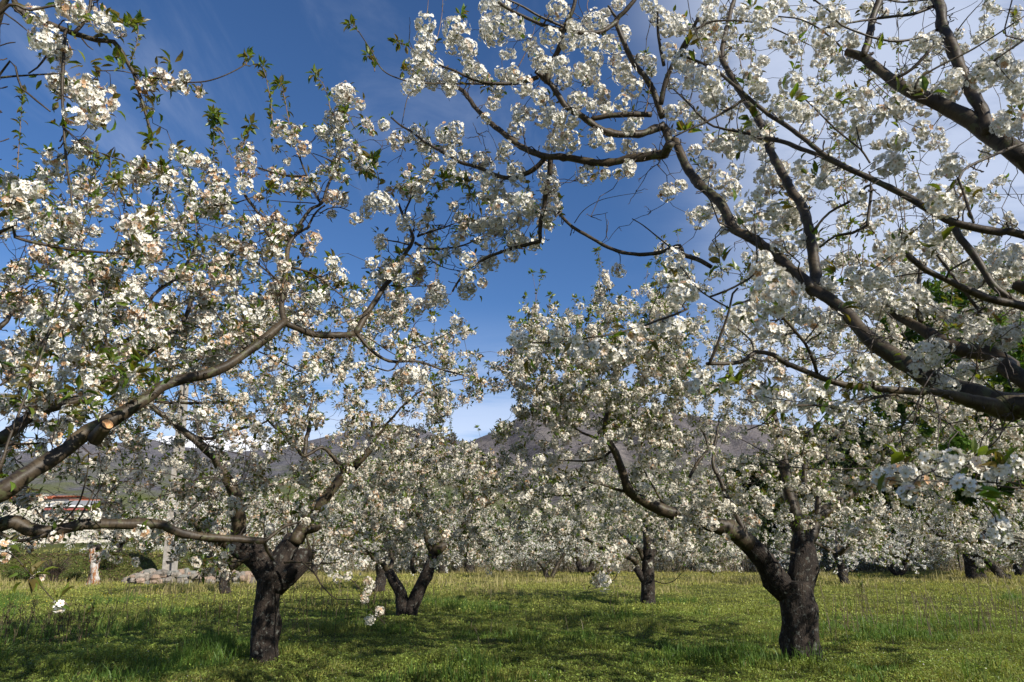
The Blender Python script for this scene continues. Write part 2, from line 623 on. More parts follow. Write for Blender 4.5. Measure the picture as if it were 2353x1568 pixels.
class Tree:
    def __init__(self, lod, fade=.12, bronze=.35):
        self.lod, self.fade, self.bronze = lod, fade, bronze
        self.limbs = []          # (V,Q,bk,T) of every main limb
        self.trunk = []
        self.npos, self.ndir, self.nlen, self.nrad, self.nuv = [], [], [], [], []
        self.tw = []             # (P (K,3), R (K,)) twigs
        self.sh = []             # pale upright shoots
        self.cl = []             # clusters: centre, radius, stretch axis, stretch, number, fade
        self.lf = []             # leaf tufts: position, direction, number, length
        self.k = 0

    def nodes(self, P, R, base=0.):
        P, R = np.asarray(P, float), np.asarray(R, float)
        L = base+np.concatenate([[0], np.cumsum(np.linalg.norm(np.diff(P, axis=0), axis=1))])
        D = norm(np.gradient(P, axis=0))
        self.npos.append(P)
        self.ndir.append(D)
        self.nlen.append(L)
        self.nrad.append(R)

    def add_limb(self, pts, rad, trunk=False, step=None, ns=None, base=0., bump=None, node=True, knobs=None):
        pr = np.column_stack([np.asarray(pts, float), np.asarray(rad, float)])
        rm = float(np.mean(rad))
        s = catmull(pr, step or max(.03, min(.12, rm*1.1)))
        P, R = s[:, :3], np.maximum(s[:, 3], .002)
        # natural wander
        n = len(P)
        if not trunk and n > 4:
            for a_ in (1., .5):
                w = rng.standard_normal((max(2, n//5)+2, 3))
                x = np.linspace(0, len(w)-1, n)
                wi = np.stack([np.interp(x, np.arange(len(w)), w[:, c]) for c in range(3)], 1)
                P = P + wi*np.minimum(R[:, None]*.32, .0045+.03*R[:, None])*a_
        if node:
            self.nodes(P, R, base)
        ns = ns or (20 if rm > .1 else 12 if rm > .03 else 8 if rm > .012 else 6)
        self.k += 1
        if knobs is None:
            knobs = int(len(P)/7) if rm > .015 else 0
        t = tube(P, R, ns, bump if bump is not None else (.11 if rm > .02 else .08), self.k*7+3, knobs)
        (self.trunk if trunk else self.limbs).append(t)
        return P, R

    def traced(self, spec, w0, w1, Y0, Y1, pre=(), wpre=None, post=(), base=0., node=True):
        """a bough traced in the picture; w in units of the 0.595 tile, Y = metres ahead"""
        uv = parse(spec)
        d = np.concatenate([[0], np.cumsum([math.dist(uv[i][:2], uv[i+1][:2]) for i in range(len(uv)-1)])])
        f = d/d[-1]
        pts, rad = [], []
        for (q, x) in zip(uv, f):
            Y = Y0+(Y1-Y0)*x
            p = at(q[0], q[1], Y)
            dep = Y/(CP-(784-q[1])/FPX*SP)
            pts.append(p)
            rad.append(.46*(w0+(w1-w0)*x)*.3418/FPX*dep)
        pre = [np.array(p, float) for p in pre]
        if pre:
            rp = list(wpre) if wpre else [rad[0]*1.15]*len(pre)
            pts, rad = pre+pts, rp+rad
        return self.add_limb(pts, rad, base=base, node=node)

    def freeze(self):
        self.P = np.vstack(self.npos)
        self.D = np.vstack(self.ndir)
        self.Ln = np.concatenate(self.nlen)
        self.Rn = np.concatenate(self.nrad)

    def grow(self, A, bf=.35, K=6, up=.25, maxl=9., rmin=.0022):
        """attach every point of A to the skeleton with a curved twig; returns tip directions"""
        self.freeze()
        cap = len(self.P)+len(A)*(K-1)
        P = np.zeros((cap, 3))
        D = np.zeros((cap, 3))
        L = np.zeros(cap)
        R = np.zeros(cap)
        n = len(self.P)
        P[:n], D[:n], L[:n], R[:n] = self.P, self.D, self.Ln, self.Rn
        d0 = np.array([np.min(np.sum((self.P-a)**2, 1)) for a in A])
        tips = np.zeros((len(A), 3))
        for i in np.argsort(d0):
            a = A[i]
            d = np.linalg.norm(P[:n]-a, axis=1)
            c = d+bf*L[:n]
            j = int(np.argmin(c))
            p0, l = P[j], d[j]
            if l > maxl:
                tips[i] = (0, 0, 1)
                continue
            ctrl = p0+D[j]*l*.35+np.array([0, 0, up*l*.3])+rng.standard_normal(3)*l*.10
            t = np.linspace(0, 1, K)[:, None]
            Q = (1-t)**2*p0+2*t*(1-t)*ctrl+t*t*a
            Q[1:-1] += rng.standard_normal((K-2, 3))*l*.028
            r0 = min(R[j]*.8, .0028+.0085*l)
            r0 = max(r0, rmin)
            Rr = np.linspace(r0, max(rmin*.9, r0*.38), K)
            self.tw.append((Q, Rr))
            dd = norm(np.gradient(Q, axis=0))
            m = K-1
            P[n:n+m], D[n:n+m], R[n:n+m] = Q[1:], dd[1:], Rr[1:]
            L[n:n+m] = L[j]+l*np.linspace(0, 1, K)[1:]
            n += m
            tips[i] = dd[-1]
        self.P, self.D, self.Ln, self.Rn = P[:n], D[:n], L[:n], R[:n]
        self.npos, self.ndir, self.nlen, self.nrad = [self.P], [self.D], [self.Ln], [self.Rn]
        return tips

    def cluster(self, c, r, axis=None, stretch=1., n=None, fade=None, leaves=.5, llen=.055, fr=.0165):
        if n is None:
            n = int(max(6, DENS*(r/fr)**2*(.4+.6*stretch)))
        self.cl.append((np.array(c, float), r, np.array(axis if axis is not None else (0, 0, 1.)), stretch, n,
                        self.fade if fade is None else fade, fr))
        while leaves > 0:
            if rng.random() < leaves:
                self.lf.append((np.array(c, float)+rng.standard_normal(3)*r*.45, np.array((0, 0, .6))+rng.standard_normal(3)*.5, int(rng.integers(3, 8)), llen, r*.75))
            leaves -= 1

    def bare(self, A, bf=.3):
        """thin leafless side branches"""
        for p_, d_ in zip(A, self.grow(A, bf=bf, rmin=.0028)):
            for q in range(int(rng.integers(1, 4))):
                e = p_+(d_*.5+rng.standard_normal(3)*.5)*rng.uniform(.05, .18)
                t = np.linspace(0, 1, 6)[:, None]
                self.tw.append((p_+(e-p_)*t+rng.standard_normal((6, 3))*.006*t, np.linspace(.003, .0018, 6)))

    def spurs(self, n):
        """short fruiting spurs along the boughs"""
        k = np.flatnonzero((self.Rn > .006) & (self.Rn < .06))
        for i in rng.choice(k, min(n, len(k)), replace=False):
            d = norm(np.cross(self.D[i], rng.standard_normal(3)))
            p0 = self.P[i]+d*self.Rn[i]*.7
            l = rng.uniform(.02, .06)+self.Rn[i]*.3
            p1 = p0+(d+self.D[i]*.5)*l+rng.standard_normal(3)*l*.2
            t = np.linspace(0, 1, 6)[:, None]
            self.tw.append((p0+(p1-p0)*t+rng.standard_normal((6, 3))*l*.05, np.array([.0042, .0036, .0032, .0034, .0042, .0030])))

    def shoot(self, p, top, r0=.004, leafy=1., fl=0., llen=.045, pale=True):
        """an upright one-year shoot with leaves towards its tip and blossom low down"""
        p, top = np.asarray(p, float), np.asarray(top, float)
        l = np.linalg.norm(top-p)
        K = 6
        t = np.linspace(0, 1, K)[:, None]
        side = rng.standard_normal(3)*l*.06
        Q = p+(top-p)*t+side*np.sin(t*pi)
        self.sh.append((Q, np.linspace(r0, r0*.5, K)))
        d = norm(top-p)
        n = int(l/.035)
        for k in range(n):
            f = (k+.5)/n
            q = p+(top-p)*f+side*sin(f*pi)
            if f < fl:
                self.cluster(q+rng.standard_normal(3)*.01, rng.uniform(.04, .055), leaves=.15)
            elif rng.random() < leafy:
                self.lf.append((q, d*.6+rng.standard_normal(3)*.55, 3, llen*rng.uniform(.55, .9), .004))
        if leafy:
            self.lf.append((top, d, 15, llen*rng.uniform(.9, 1.25), .012))

    # ---- meshes
    def flowers(self, cls):
        tp = FT[self.lod]
        n = np.array([c[4] for c in cls])
        idx = np.repeat(np.arange(len(cls)), n)
        C = np.array([c[0] for c in cls])[idx]
        R = np.array([c[1] for c in cls])[idx]
        ax = norm(np.array([c[2] for c in cls]))[idx]
        st = np.array([c[3] for c in cls])[idx]
        fr = np.array([c[6] for c in cls])[idx]
        fade = np.array([c[5] for c in cls])
        # a cluster as a whole is fresh or past its best
        fad_c = np.clip(fade*rng.gamma(1.2, .9, len(cls)), 0, .8)[idx]
        d = rsphere(len(idx))
        # flowers of one cluster sit in sub-bunches: uneven outline
        lump = 1+.16*np.sin(d[:, 0]*5+idx*1.7)*np.cos(d[:, 1]*4+idx*2.3)+.10*np.sin(d[:, 2]*7+idx)
        rad = R-fr*.55
        off = d*(rad*lump*rng.uniform(.86, 1.03, len(idx)))[:, None]
        al = np.sum(off*ax, 1, keepdims=True)
        off = off+ax*al*(st[:, None]-1)
        nrm = norm(d+.24*rng.standard_normal(d.shape)+np.array([0, 0, -.12]))
        F = frames(nrm)
        s = fr*rng.uniform(.82, 1.12, len(idx))
        Mx = F*s[:, None, None]
        Mx[:, :, 2] *= rng.uniform(.6, 1.5, len(idx))[:, None]
        old = rng.random(len(idx)) < fad_c
        white = np.array([.82, .79, .71])*rng.uniform(.90, 1.03, (len(idx), 1))
        pinkish = np.array([.80, .66, .54])*rng.uniform(.75, 1.0, (len(idx), 1))
        brown = np.array([.52, .32, .18])*rng.uniform(.7, 1.15, (len(idx), 1))
        col = np.where(old[:, None], np.where((rng.random(len(idx)) < .38)[:, None], brown, pinkish), white)
        return tp, C+off, Mx, col, idx

    def leaves(self):
        lod = self.lod
        tp = LT[lod]
        pos, dr, ln = [], [], []
        for (p, d, n, l, off) in self.lf:
            d = d/np.linalg.norm(d)
            for k in range(n):
                q = d*.55+rng.standard_normal(3)*.62
                q = q/np.linalg.norm(q)
                pos.append(p+q*off)
                dr.append(q)
                ln.append(l*rng.uniform(.6, 1.2))
        if not pos:
            return None
        pos, dr, ln = np.array(pos), np.array(dr), np.array(ln)
        F = leaf_frames(dr, .6)
        wd = rng.uniform(.7, 1.15, len(ln))
        Mx = F*ln[:, None, None]
        Mx[:, :, 0] *= wd[:, None]
        Mx[:, :, 2] *= rng.uniform(.4, 1.8, len(ln))[:, None]
        return scatter(tp, pos, Mx, leaf_colors(len(ln), self.bronze))

    def build(self, name, loc, label, category, group, top=0, split_limbs=True, tws=4):
        root = empty(name, tuple(loc), label, category, group)
        if self.trunk:
            V, Q, B, T = merge(self.trunk)
            mesh('trunk', V, Q, M['trunk'], root, T=T, bk=B)
        if split_limbs:
            for t in self.limbs:
                mesh('limb', t[0], t[1], M['limb'], root, T=t[3], bk=t[2])
        elif self.limbs:
            V, Q, B, T = merge(self.limbs)
            mesh('limbs', V, Q, M['limb'], root, T=T, bk=B)
        if not top:
            self.tw += self.sh
            self.sh = []

        def screen(t_):
            q_ = proj(t_[0][[0, -1]])
            vis = (q_[:, 0] > -50) & (q_[:, 0] < 2400) & (q_[:, 1] > -50) & (q_[:, 1] < 1600)
            return -float(np.hypot(*(q_[0, :2]-q_[1, :2])))*vis.any()
        for nm, lst, mt in (('twig', self.tw, M['twig']), ('shoot', self.sh, M['shoot'])) if top else ():
            lst.sort(key=screen)
            for t_ in lst[:top]:
                V, Q, B = batch_tubes(t_[0][None], t_[1][None], tws+1)
                mesh(nm, V, Q, mt, root, bk=B)
            if lst[top:]:
                V, Q, B = batch_tubes(np.array([t_[0] for t_ in lst[top:]]), np.array([t_[1] for t_ in lst[top:]]), tws)
                tag(mesh(nm, V, Q, mt, root, bk=B), kind='stuff')
        if self.tw and not top:
            V, Q, B = batch_tubes(np.array([t[0] for t in self.tw]), np.array([t[1] for t in self.tw]), tws)
            tag(mesh('twig', V, Q, M['twig'], root, bk=B), kind='stuff')
        if self.cl:
            cls = self.cl
            if top:
                pc = proj(np.array([c[0] for c in cls]))
                inside = (pc[:, 0] > 0) & (pc[:, 0] < 2353) & (pc[:, 1] > 0) & (pc[:, 1] < 1568)
                size = np.array([c[1] for c in cls])/pc[:, 2]*inside
                o = np.argsort(-size)
                cls = [cls[i] for i in o]
            tp, P, Mx, col, idx = self.flowers(cls)
            if top:
                for k in range(min(top, len(cls))):
                    m = idx == k
                    V, Q, C = scatter(tp, P[m], Mx[m], col[m])
                    mesh('blossom_cluster', V, Q, M['petal'], root, col=C, smooth=True)
                m = idx >= top
                if m.any():
                    V, Q, C = scatter(tp, P[m], Mx[m], col[m])
                    tag(mesh('blossom', V, Q, M['petal'], root, col=C, smooth=False), kind='stuff')
            else:
                V, Q, C = scatter(tp, P, Mx, col)
                tag(mesh('blossom', V, Q, M['petal'], root, col=C, smooth=False), kind='stuff')
        lv = self.leaves()
        if lv:
            mesh('foliage', lv[0], lv[1], M['leaf'], root, col=lv[2], smooth=False)
        return root


SKY_HOLES = [
    [(1062, 660), (1120, 600), (1300, 540), (1420, 560), (1400, 655), (1290, 695), (1190, 710), (1155, 800), (1120, 860), (1095, 800), (1085, 700)],
    [(1000, 985), (1060, 925), (1165, 915), (1190, 955), (1080, 1015)],
]

CLEAR = [[(1690, 1215), (1900, 1215), (1920, 1420), (1750, 1420)], [(540, 1225), (725, 1225), (725, 1420), (560, 1420)], [(880, 1270), (1030, 1250), (1010, 1440), (880, 1440)], [(1440, 1260), (1530, 1260), (1530, 1420), (1440, 1420)]]


def crown_points(c, R, H, zlo, n, hole=True, xlim=None, dense_top=1.0):
    """points in a vase-shaped crown around c=(x,y) above the ground there"""
    out = []
    g = ground_z(c[0], c[1])
    while len(out) < n:
        m = 4000
        a = rng.uniform(0, 2*pi, m)
        r = np.sqrt(rng.uniform(0.02, 1, m))
        lob = 1+.13*np.sin(3*a+c[0])+.10*np.sin(5*a+c[1]*2)
        x, y = c[0]+R*r*lob*np.cos(a), c[1]+R*r*lob*np.sin(a)
        top = H*(1-.20*r**2.4)*(1+.06*np.sin(x*2.1+c[1])*np.cos(y*1.7))
        low = zlo+.25*(1-r)-.12*r**3+.22*np.sin(3*a+c[0]*3)+.14*np.sin(7*a+c[1])
        f = rng.random(m)
        z = g+low+(top-low)*f
        P = np.stack([x, y, z], 1)
        keep = rng.random(m) < (.45+.55*np.maximum(r, f))
        # clumped: keep more in some lumps than in others
        lump = np.sin(P[:, 0]*3.1+c[0])*np.sin(P[:, 1]*2.9+1)*np.sin(P[:, 2]*3.3+2)
        keep &= rng.random(m) < np.clip(.5+1.3*lump, .04, 1)
        P = P[keep]
        if hole:
            q = proj(P)
            bad = np.zeros(len(P), bool)
            for h in SKY_HOLES:
                bad |= in_poly(q[:, :2], h)
            for h in CLEAR:
                bad |= in_poly(q[:, :2], h) & (P[:, 1] < c[1]+.2)
            P = P[~bad]
        out += list(P)
    return np.array(out[:n])


def fill_crown(t, pts, R, fr=.017, shoots=.10, topz=None, leaves=.5, cr=(.038, .06), along=.5, n_fl=None, llen=.05, K=6, bf=.35):
    tips = t.grow(pts, bf=bf, K=K)
    k0 = len(t.tw)-len(pts)
    for (p, d) in zip(pts, tips):
        st = rng.uniform(1, 1.7)
        t.cluster(p, rng.uniform(*cr), d, st, n=n_fl and int(n_fl*rng.uniform(.6, 1.4)), leaves=leaves, fr=fr, llen=llen)
    for (Q, Rr) in t.tw[max(0, k0):]:
        for q in range(2, len(Q)-1):
            if rng.random() < along:
                t.cluster(Q[q]+rng.standard_normal(3)*.015, rng.uniform(cr[0]*.8, cr[1]*.85), Q[q+1]-Q[q], rng.uniform(1, 1.6), n=n_fl and int(n_fl*rng.uniform(.5, 1.2)), leaves=leaves, fr=fr, llen=llen)
    if shoots:
        z = pts[:, 2]
        hi = np.quantile(z, .55)
        for p in pts:
            if p[2] > hi and rng.random() < shoots:
                l = rng.uniform(.25, .7)
                t.shoot(p, p+np.array([rng.normal(0, .12)*l, rng.normal(0, .12)*l, l]), leafy=rng.choice([1., .8, .35]), fl=rng.choice([0, .25, .5]), llen=llen)


def vnoise(x, y, f, seed=0):
    """smooth value noise in the ground plane, 0..1"""
    x, y = np.asarray(x, float)*f+seed*17.3, np.asarray(y, float)*f+seed*9.1
    xi, yi = np.floor(x), np.floor(y)
    u, v = x-xi, y-yi
    u, v = u*u*(3-2*u), v*v*(3-2*v)

    def h(a, b):
        s = np.sin(a*127.1+b*311.7+seed*74.7)*43758.5453
        return s-np.floor(s)
    return (h(xi, yi)*(1-u)+h(xi+1, yi)*u)*(1-v)+(h(xi, yi+1)*(1-u)+h(xi+1, yi+1)*u)*v


def ground_z(x, y):
    x = np.asarray(x, float)
    y = np.asarray(y, float)
    z = .012*np.maximum(0, y-15)*np.clip((60-y)/20, 0, 1)**0
    z = np.minimum(z, .40)
    z = z + .035*np.sin(x*.9+1.3)*np.sin(y*.7)+.02*np.sin(x*2.3+y*1.1)*np.cos(y*1.9-x*.6)
    z = z + np.clip((y-4)/4, 0, 1)*np.clip((50-y)/8, 0, 1)*(.11*(vnoise(x, y, 1.5, 8)-.5)+.06*(vnoise(x, y, 3.6, 9)-.5))
    # earth bank and the higher terrace on the left
    s = np.clip((y-33.5-.25*np.sin(x*.8))/3.0, 0, 1)
    s = s*s*(3-2*s)
    lx = np.clip((-14.5-x)/3.5, 0, 1)
    lx = lx*lx*(3-2*lx)
    z = z + 1.15*s*lx
    z = z + lx*np.clip((y-40)/36, 0, 1)*1.5
    # the field ends and the land falls a little, then the valley floor
    e = np.clip((y-47)/14, 0, 1)
    z = z - (1-lx)*e*e*(3-2*e)*1.2
    return z


def auto_tree(x, y, H, R, lod, nat, tr=.2, fork=1.0, label='', group='cherry trees in the orchard', name='cherry_tree', lean=(0, 0), fade=.12, n_limb=4, hole=True,
              fr=.017, cr=(.04, .065), n_fl=None, along=.5, shoots=.10, leaves=.5, split=True, zlo=None, llen=.05, bronze=.35, stems=1):
    t = Tree(lod, fade, bronze)
    g = float(ground_z(x, y))
    b = np.array([x, y, g-.08])
    top = np.array([x+lean[0], y+lean[1], g+fork])
    if stems == 1:
        t.add_limb([b, b+np.array([lean[0]*.2, lean[1]*.2, .14]), (b+top)/2+rng.normal(0, .03, 3), top], [tr*1.45, tr*1.15, tr*.95, tr*1.05], trunk=True, ns=14, bump=.07, step=.08)
        starts = [top-np.array([0, 0, .1])]*n_limb
    else:
        starts = []
        for k in range(stems):
            a = pi*k+rng.uniform(-.4, .4)
            e = b+np.array([cos(a)*.45, sin(a)*.45, fork+.1])
            t.add_limb([b, b+np.array([cos(a)*.08, sin(a)*.08, .2]), (b+e)/2+np.array([cos(a)*.1, 0, 0]), e], [tr*1.2, tr*.95, tr*.8, tr*.75], trunk=True, ns=12, bump=.07, step=.08)
            starts += [e]*(n_limb//stems)
    a0 = rng.uniform(0, 6.28)
    for k, s in enumerate(starts):
        a = a0+2*pi*k/len(starts)+rng.normal(0, .25)
        h = H*rng.uniform(.72, .88)
        rr = R*rng.uniform(.5, .75)
        d = np.array([cos(a), sin(a), 0])
        p1 = s+d*rr*.35+np.array([0, 0, (h-fork)*.22])
        p2 = s+d*rr*.72+np.array([0, 0, (h-fork)*.52])+rng.normal(0, .08, 3)
        p3 = s+d*rr+np.array([0, 0, (h-fork)*1.])+rng.normal(0, .12, 3)
        t.add_limb([s, p1, p2, p3], [tr*.62, tr*.45, tr*.28, tr*.08], base=fork)
        a2 = a+rng.choice([-1, 1])*rng.uniform(.5, .9)
        d2 = np.array([cos(a2), sin(a2), 0])
        q = p1+d2*R*.45+np.array([0, 0, (h-fork)*.12])
        t.add_limb([p1, (p1+q)/2+np.array([0, 0, -.05]), q, q+d2*R*.2+np.array([0, 0, .3])], [tr*.36, tr*.28, tr*.17, tr*.07], base=fork+rr*.4)
    pts = crown_points((x, y), R, H, zlo if zlo is not None else max(1.0, fork-.05), nat, hole)
    fill_crown(t, pts, R, fr, shoots, None, leaves, cr, along, n_fl, llen)
    return t.build(name, (x, y, g), label, 'cherry tree', group, split_limbs=split, tws=4 if lod < 2 else 3)

# ================================================================== the land
def grid_mesh(name, xs, ys, zf, material, smooth=True):
    X, Y = np.meshgrid(xs, ys)
    V = np.stack([X, Y, zf(X, Y)], -1).reshape(-1, 3)
    nx, ny = len(xs), len(ys)
    i, j = np.meshgrid(np.arange(ny-1), np.arange(nx-1), indexing='ij')
    Q = np.stack([i*nx+j, i*nx+j+1, (i+1)*nx+j+1, (i+1)*nx+j], -1).reshape(-1, 4)
    return mesh(name, V, Q, material, smooth=smooth)


def make_ground():
    m, t, o = mat('orchard_soil_and_turf')
    tc = t.nodes.new('ShaderNodeTexCoord')
    v = tc.outputs['Object']
    c = ramp(t, noise(t, v, .55, 6, .6), [(.3, (.055, .070, .016)), (.5, (.085, .095, .024)), (.7, (.125, .115, .038))])
    f = ramp(t, noise(t, v, 9, 6, .7), [(.3, (.55, .55, .5)), (.55, (1, 1, 1)), (.75, (1.3, 1.25, 1.1))])
    c = mixc(t, .9, c, f, 'MULTIPLY')
    principled(t, o, c, .9, .1, noise(t, v, 25, 6, .7), .8, .05)
    xs = np.unique(np.concatenate([np.linspace(-9000, -120, 14), np.linspace(-120, -30, 24), np.linspace(-30, -17, 50), np.linspace(-17, 17, 300), np.linspace(17, 30, 50), np.linspace(30, 120, 24), np.linspace(120, 9000, 14)]))
    ys = np.unique(np.concatenate([np.linspace(-300, -10, 12), np.linspace(-10, 7, 40), np.linspace(7, 24, 170), np.linspace(24, 55, 110), np.linspace(55, 130, 30), np.linspace(130, 9000, 20)]))
    g = grid_mesh('ground', xs, ys, ground_z, m)
    tag(g, 'mown grass floor of the orchard running to the valley behind', 'ground', kind='structure')


make_ground()


def make_mountain(name, prof, Yr, Y0, zb, seed, cols, label, rough=1., snow=False, extra=None, nu=260, nv=70):
    """ridge profile traced in the picture, at Yr metres; slope comes down towards the viewer to Y0"""
    r_ = np.random.default_rng(seed)
    pu = np.array([p[0] for p in prof], float)
    pv = np.array([p[1] for p in prof], float)
    u = np.linspace(pu[0], pu[-1], nu)
    v = np.interp(u, pu, pv)
    v = v + np.interp(u, np.linspace(pu[0], pu[-1], nu//4), r_.normal(0, 1.3, nu//4))*rough
    ridge = np.array([at(a, b, Yr) for a, b in zip(u, v)])
    f = np.linspace(0, 1, nv)
    rows = []
    xs = ridge[:, 0]
    for k, q in enumerate(f):
        y = Y0+(Yr-Y0)*q
        zz = zb+(ridge[:, 2]-zb)*(q**.9)
        w = sin(pi*min(1, q*1.0))
        amp = (ridge[:, 2]-zb)*.11*w
        s = Yr/9
        # spurs and gullies run down the slope
        n = (np.sin(xs/s*2.1+seed+1.3*np.sin(q*3))*.6+np.sin(xs/s*5.3+q*4+seed*2)*.32+np.sin(xs/s*11+q*9)*.16+np.sin(xs/s*23-q*15+seed)*.08)
        rows.append(np.stack([xs*(.55+.45*q), np.full(nu, y)+n*s*.25*w, zz+amp*n], 1))
    # back side
    rows.append(np.stack([xs, np.full(nu, Yr*1.12), np.maximum(zb, ridge[:, 2]*.7)], 1))
    rows.append(np.stack([xs, np.full(nu, Yr*1.4), np.full(nu, zb)], 1))
    V = np.array(rows).reshape(-1, 3)
    nr = len(rows)
    i, j = np.meshgrid(np.arange(nr-1), np.arange(nu-1), indexing='ij')
    Q = np.stack([i*nu+j, i*nu+j+1, (i+1)*nu+j+1, (i+1)*nu+j], -1).reshape(-1, 4)
    m, t, o = mat(name+'_slopes')
    tc = t.nodes.new('ShaderNodeTexCoord')
    vv = tc.outputs['Object']
    c = ramp(t, noise(t, vv, 14/Yr, 8, .68), [(.3, cols[0]), (.5, cols[1]), (.68, cols[2])])
    fine = ramp(t, noise(t, vv, 160/Yr, 8, .75), [(.36, (.35, .36, .38)), (.5, (1, 1, 1)), (.64, (1.5, 1.45, 1.36))])
    c = mixc(t, .9, c, fine, 'MULTIPLY')
    sep = t.nodes.new('ShaderNodeSeparateXYZ')
    t.links.new(vv, sep.inputs[0])
    if extra:
        mr = t.nodes.new('ShaderNodeMapRange')
        t.links.new(sep.outputs['Z'], mr.inputs['Value'])
        mr.inputs['From Min'].default_value = extra[0]
        mr.inputs['From Max'].default_value = extra[1]
        ad = t.nodes.new('ShaderNodeMath')
        ad.operation = 'MULTIPLY'
        t.links.new(mr.outputs[0], ad.inputs[0])
        nn = ramp(t, noise(t, vv, 24/Yr, 6, .65), [(.42, (0, 0, 0)), (.58, (1, 1, 1))])
        t.links.new(nn, ad.inputs[1])
        c = mixc(t, ad.outputs[0], c, extra[2])
    principled(t, o, c, .95, .05, noise(t, vv, 90/Yr, 8, .7), .9, Yr*.006)
    ob = mesh(name, V, Q, m)
    tag(ob, label, 'mountain', kind='structure')
    return ob


G_, P_, B_ = (.10, .098, .108), (.15, .135, .14), (.185, .165, .15)
make_mountain('mountain_snow', [(-900, 1060), (-300, 1040), (280, 1035), (349, 1010), (393, 1001), (430, 1005), (470, 1005), (520, 1000), (570, 1002), (605, 1004), (650, 1012), (720, 1040), (1200, 1060)], 9000, 6000, 0, 5,
              [(.78, .80, .84), (.85, .86, .88), (.88, .88, .9)], 'far snow-covered summit above the purple ridge', rough=.5)
make_mountain('mountain_left', [(-2500, 940), (-900, 1000), (-300, 1030), (0, 1046), (58, 1036), (150, 1040), (250, 1028), (314, 1010), (335, 1006), (360, 1012), (420, 1026), (520, 1038), (640, 1032), (760, 1000), (880, 976), (928, 978), (971, 988), (1022, 1005), (1074, 1022), (1110, 1035), (1250, 1090), (1500, 1150)], 3400, 900, -10, 3,
              [G_, (.13, .124, .135), (.16, .15, .15)], 'purple grey bare-wooded mountain ridge on the left', extra=(330, 120, (.12, .13, .055)))
make_mountain('mountain_right', [(820, 1160), (960, 1080), (1040, 1035), (1083, 1018), (1126, 998), (1169, 974), (1208, 951), (1246, 934), (1307, 903), (1350, 900), (1450, 930), (1700, 975), (1900, 985), (2200, 985), (2600, 1000), (3400, 1020), (5000, 1040)], 2600, 800, -10, 8,
              [(.085, .08, .09), (.135, .12, .118), (.18, .16, .145)], 'steep grey rocky mountain flank rising to the right', rough=1.5, extra=(220, 60, (.10, .115, .05)))
make_mountain('foothill', [(-2000, 1130), (-600, 1180), (100, 1200), (500, 1160), (700, 1100), (850, 1068), (980, 1062), (1080, 1100), (1180, 1150), (1320, 1172), (1500, 1165), (1800, 1120), (2300, 1090), (3200, 1080)], 1100, 350, -10, 13,
              [(.085, .085, .05), (.12, .115, .065), (.15, .135, .085)], 'low brown and green foothill under the saddle of the ridges', extra=(150, 20, (.085, .12, .035)))

# ------------------------------------------------------------------ box helpers
def boxes(lst):
    V, Q = [], []
    for (x0, x1, y0, y1, z0, z1) in lst:
        o = len(V)
        V += [(x0, y0, z0), (x1, y0, z0), (x1, y1, z0), (x0, y1, z0), (x0, y0, z1), (x1, y0, z1), (x1, y1, z1), (x0, y1, z1)]
        Q += [(o, o+3, o+2, o+1), (o+4, o+5, o+6, o+7), (o, o+1, o+5, o+4), (o+1, o+2, o+6, o+5), (o+2, o+3, o+7, o+6), (o+3, o, o+4, o+7)]
    return np.array(V, float), np.array(Q)


def plain(name, c, rough=.8, spec=.2):
    m, t, o = mat(name)
    tc = t.nodes.new('ShaderNodeTexCoord')
    k = ramp(t, noise(t, tc.outputs['Object'], 1.7, 6, .65), [(.3, tuple(x*.86 for x in c)), (.7, tuple(min(1, x*1.08) for x in c))])
    principled(t, o, k, rough, spec)
    return m


def wavy_roof(x0, x1, yf, yb, zf, zb, pitch, amp, th=.06, rows=0):
    """a sloping roof with corrugations running down the slope"""
    n = int((x1-x0)/pitch*6)+1
    xs = np.linspace(x0, x1, n)
    w = amp*np.abs(np.sin(xs/pitch*pi))
    m = max(2, rows*2+2)
    fs = np.linspace(0, 1, m)
    V, Q = [], []
    for k, f in enumerate(fs):
        st = (amp*.35 if (rows and k % 2) else 0)
        for x, h in zip(xs, w):
            V.append((x, yf+(yb-yf)*f, zf+(zb-zf)*f+h+st))
    for k in range(m-1):
        for j in range(n-1):
            a = k*n+j
            Q.append((a, a+1, a+1+n, a+n))
    nv = len(V)
    V2 = [(x, y, z-th-.5*amp) for (x, y, z) in V]
    Q2 = [(d+nv, c+nv, b+nv, a+nv) for (a, b, c, d) in Q]
    E = [(j+nv, j+1+nv, j+1, j) for j in range(n-1)]
    return np.array(V+V2, float), np.array(Q+Q2+E)


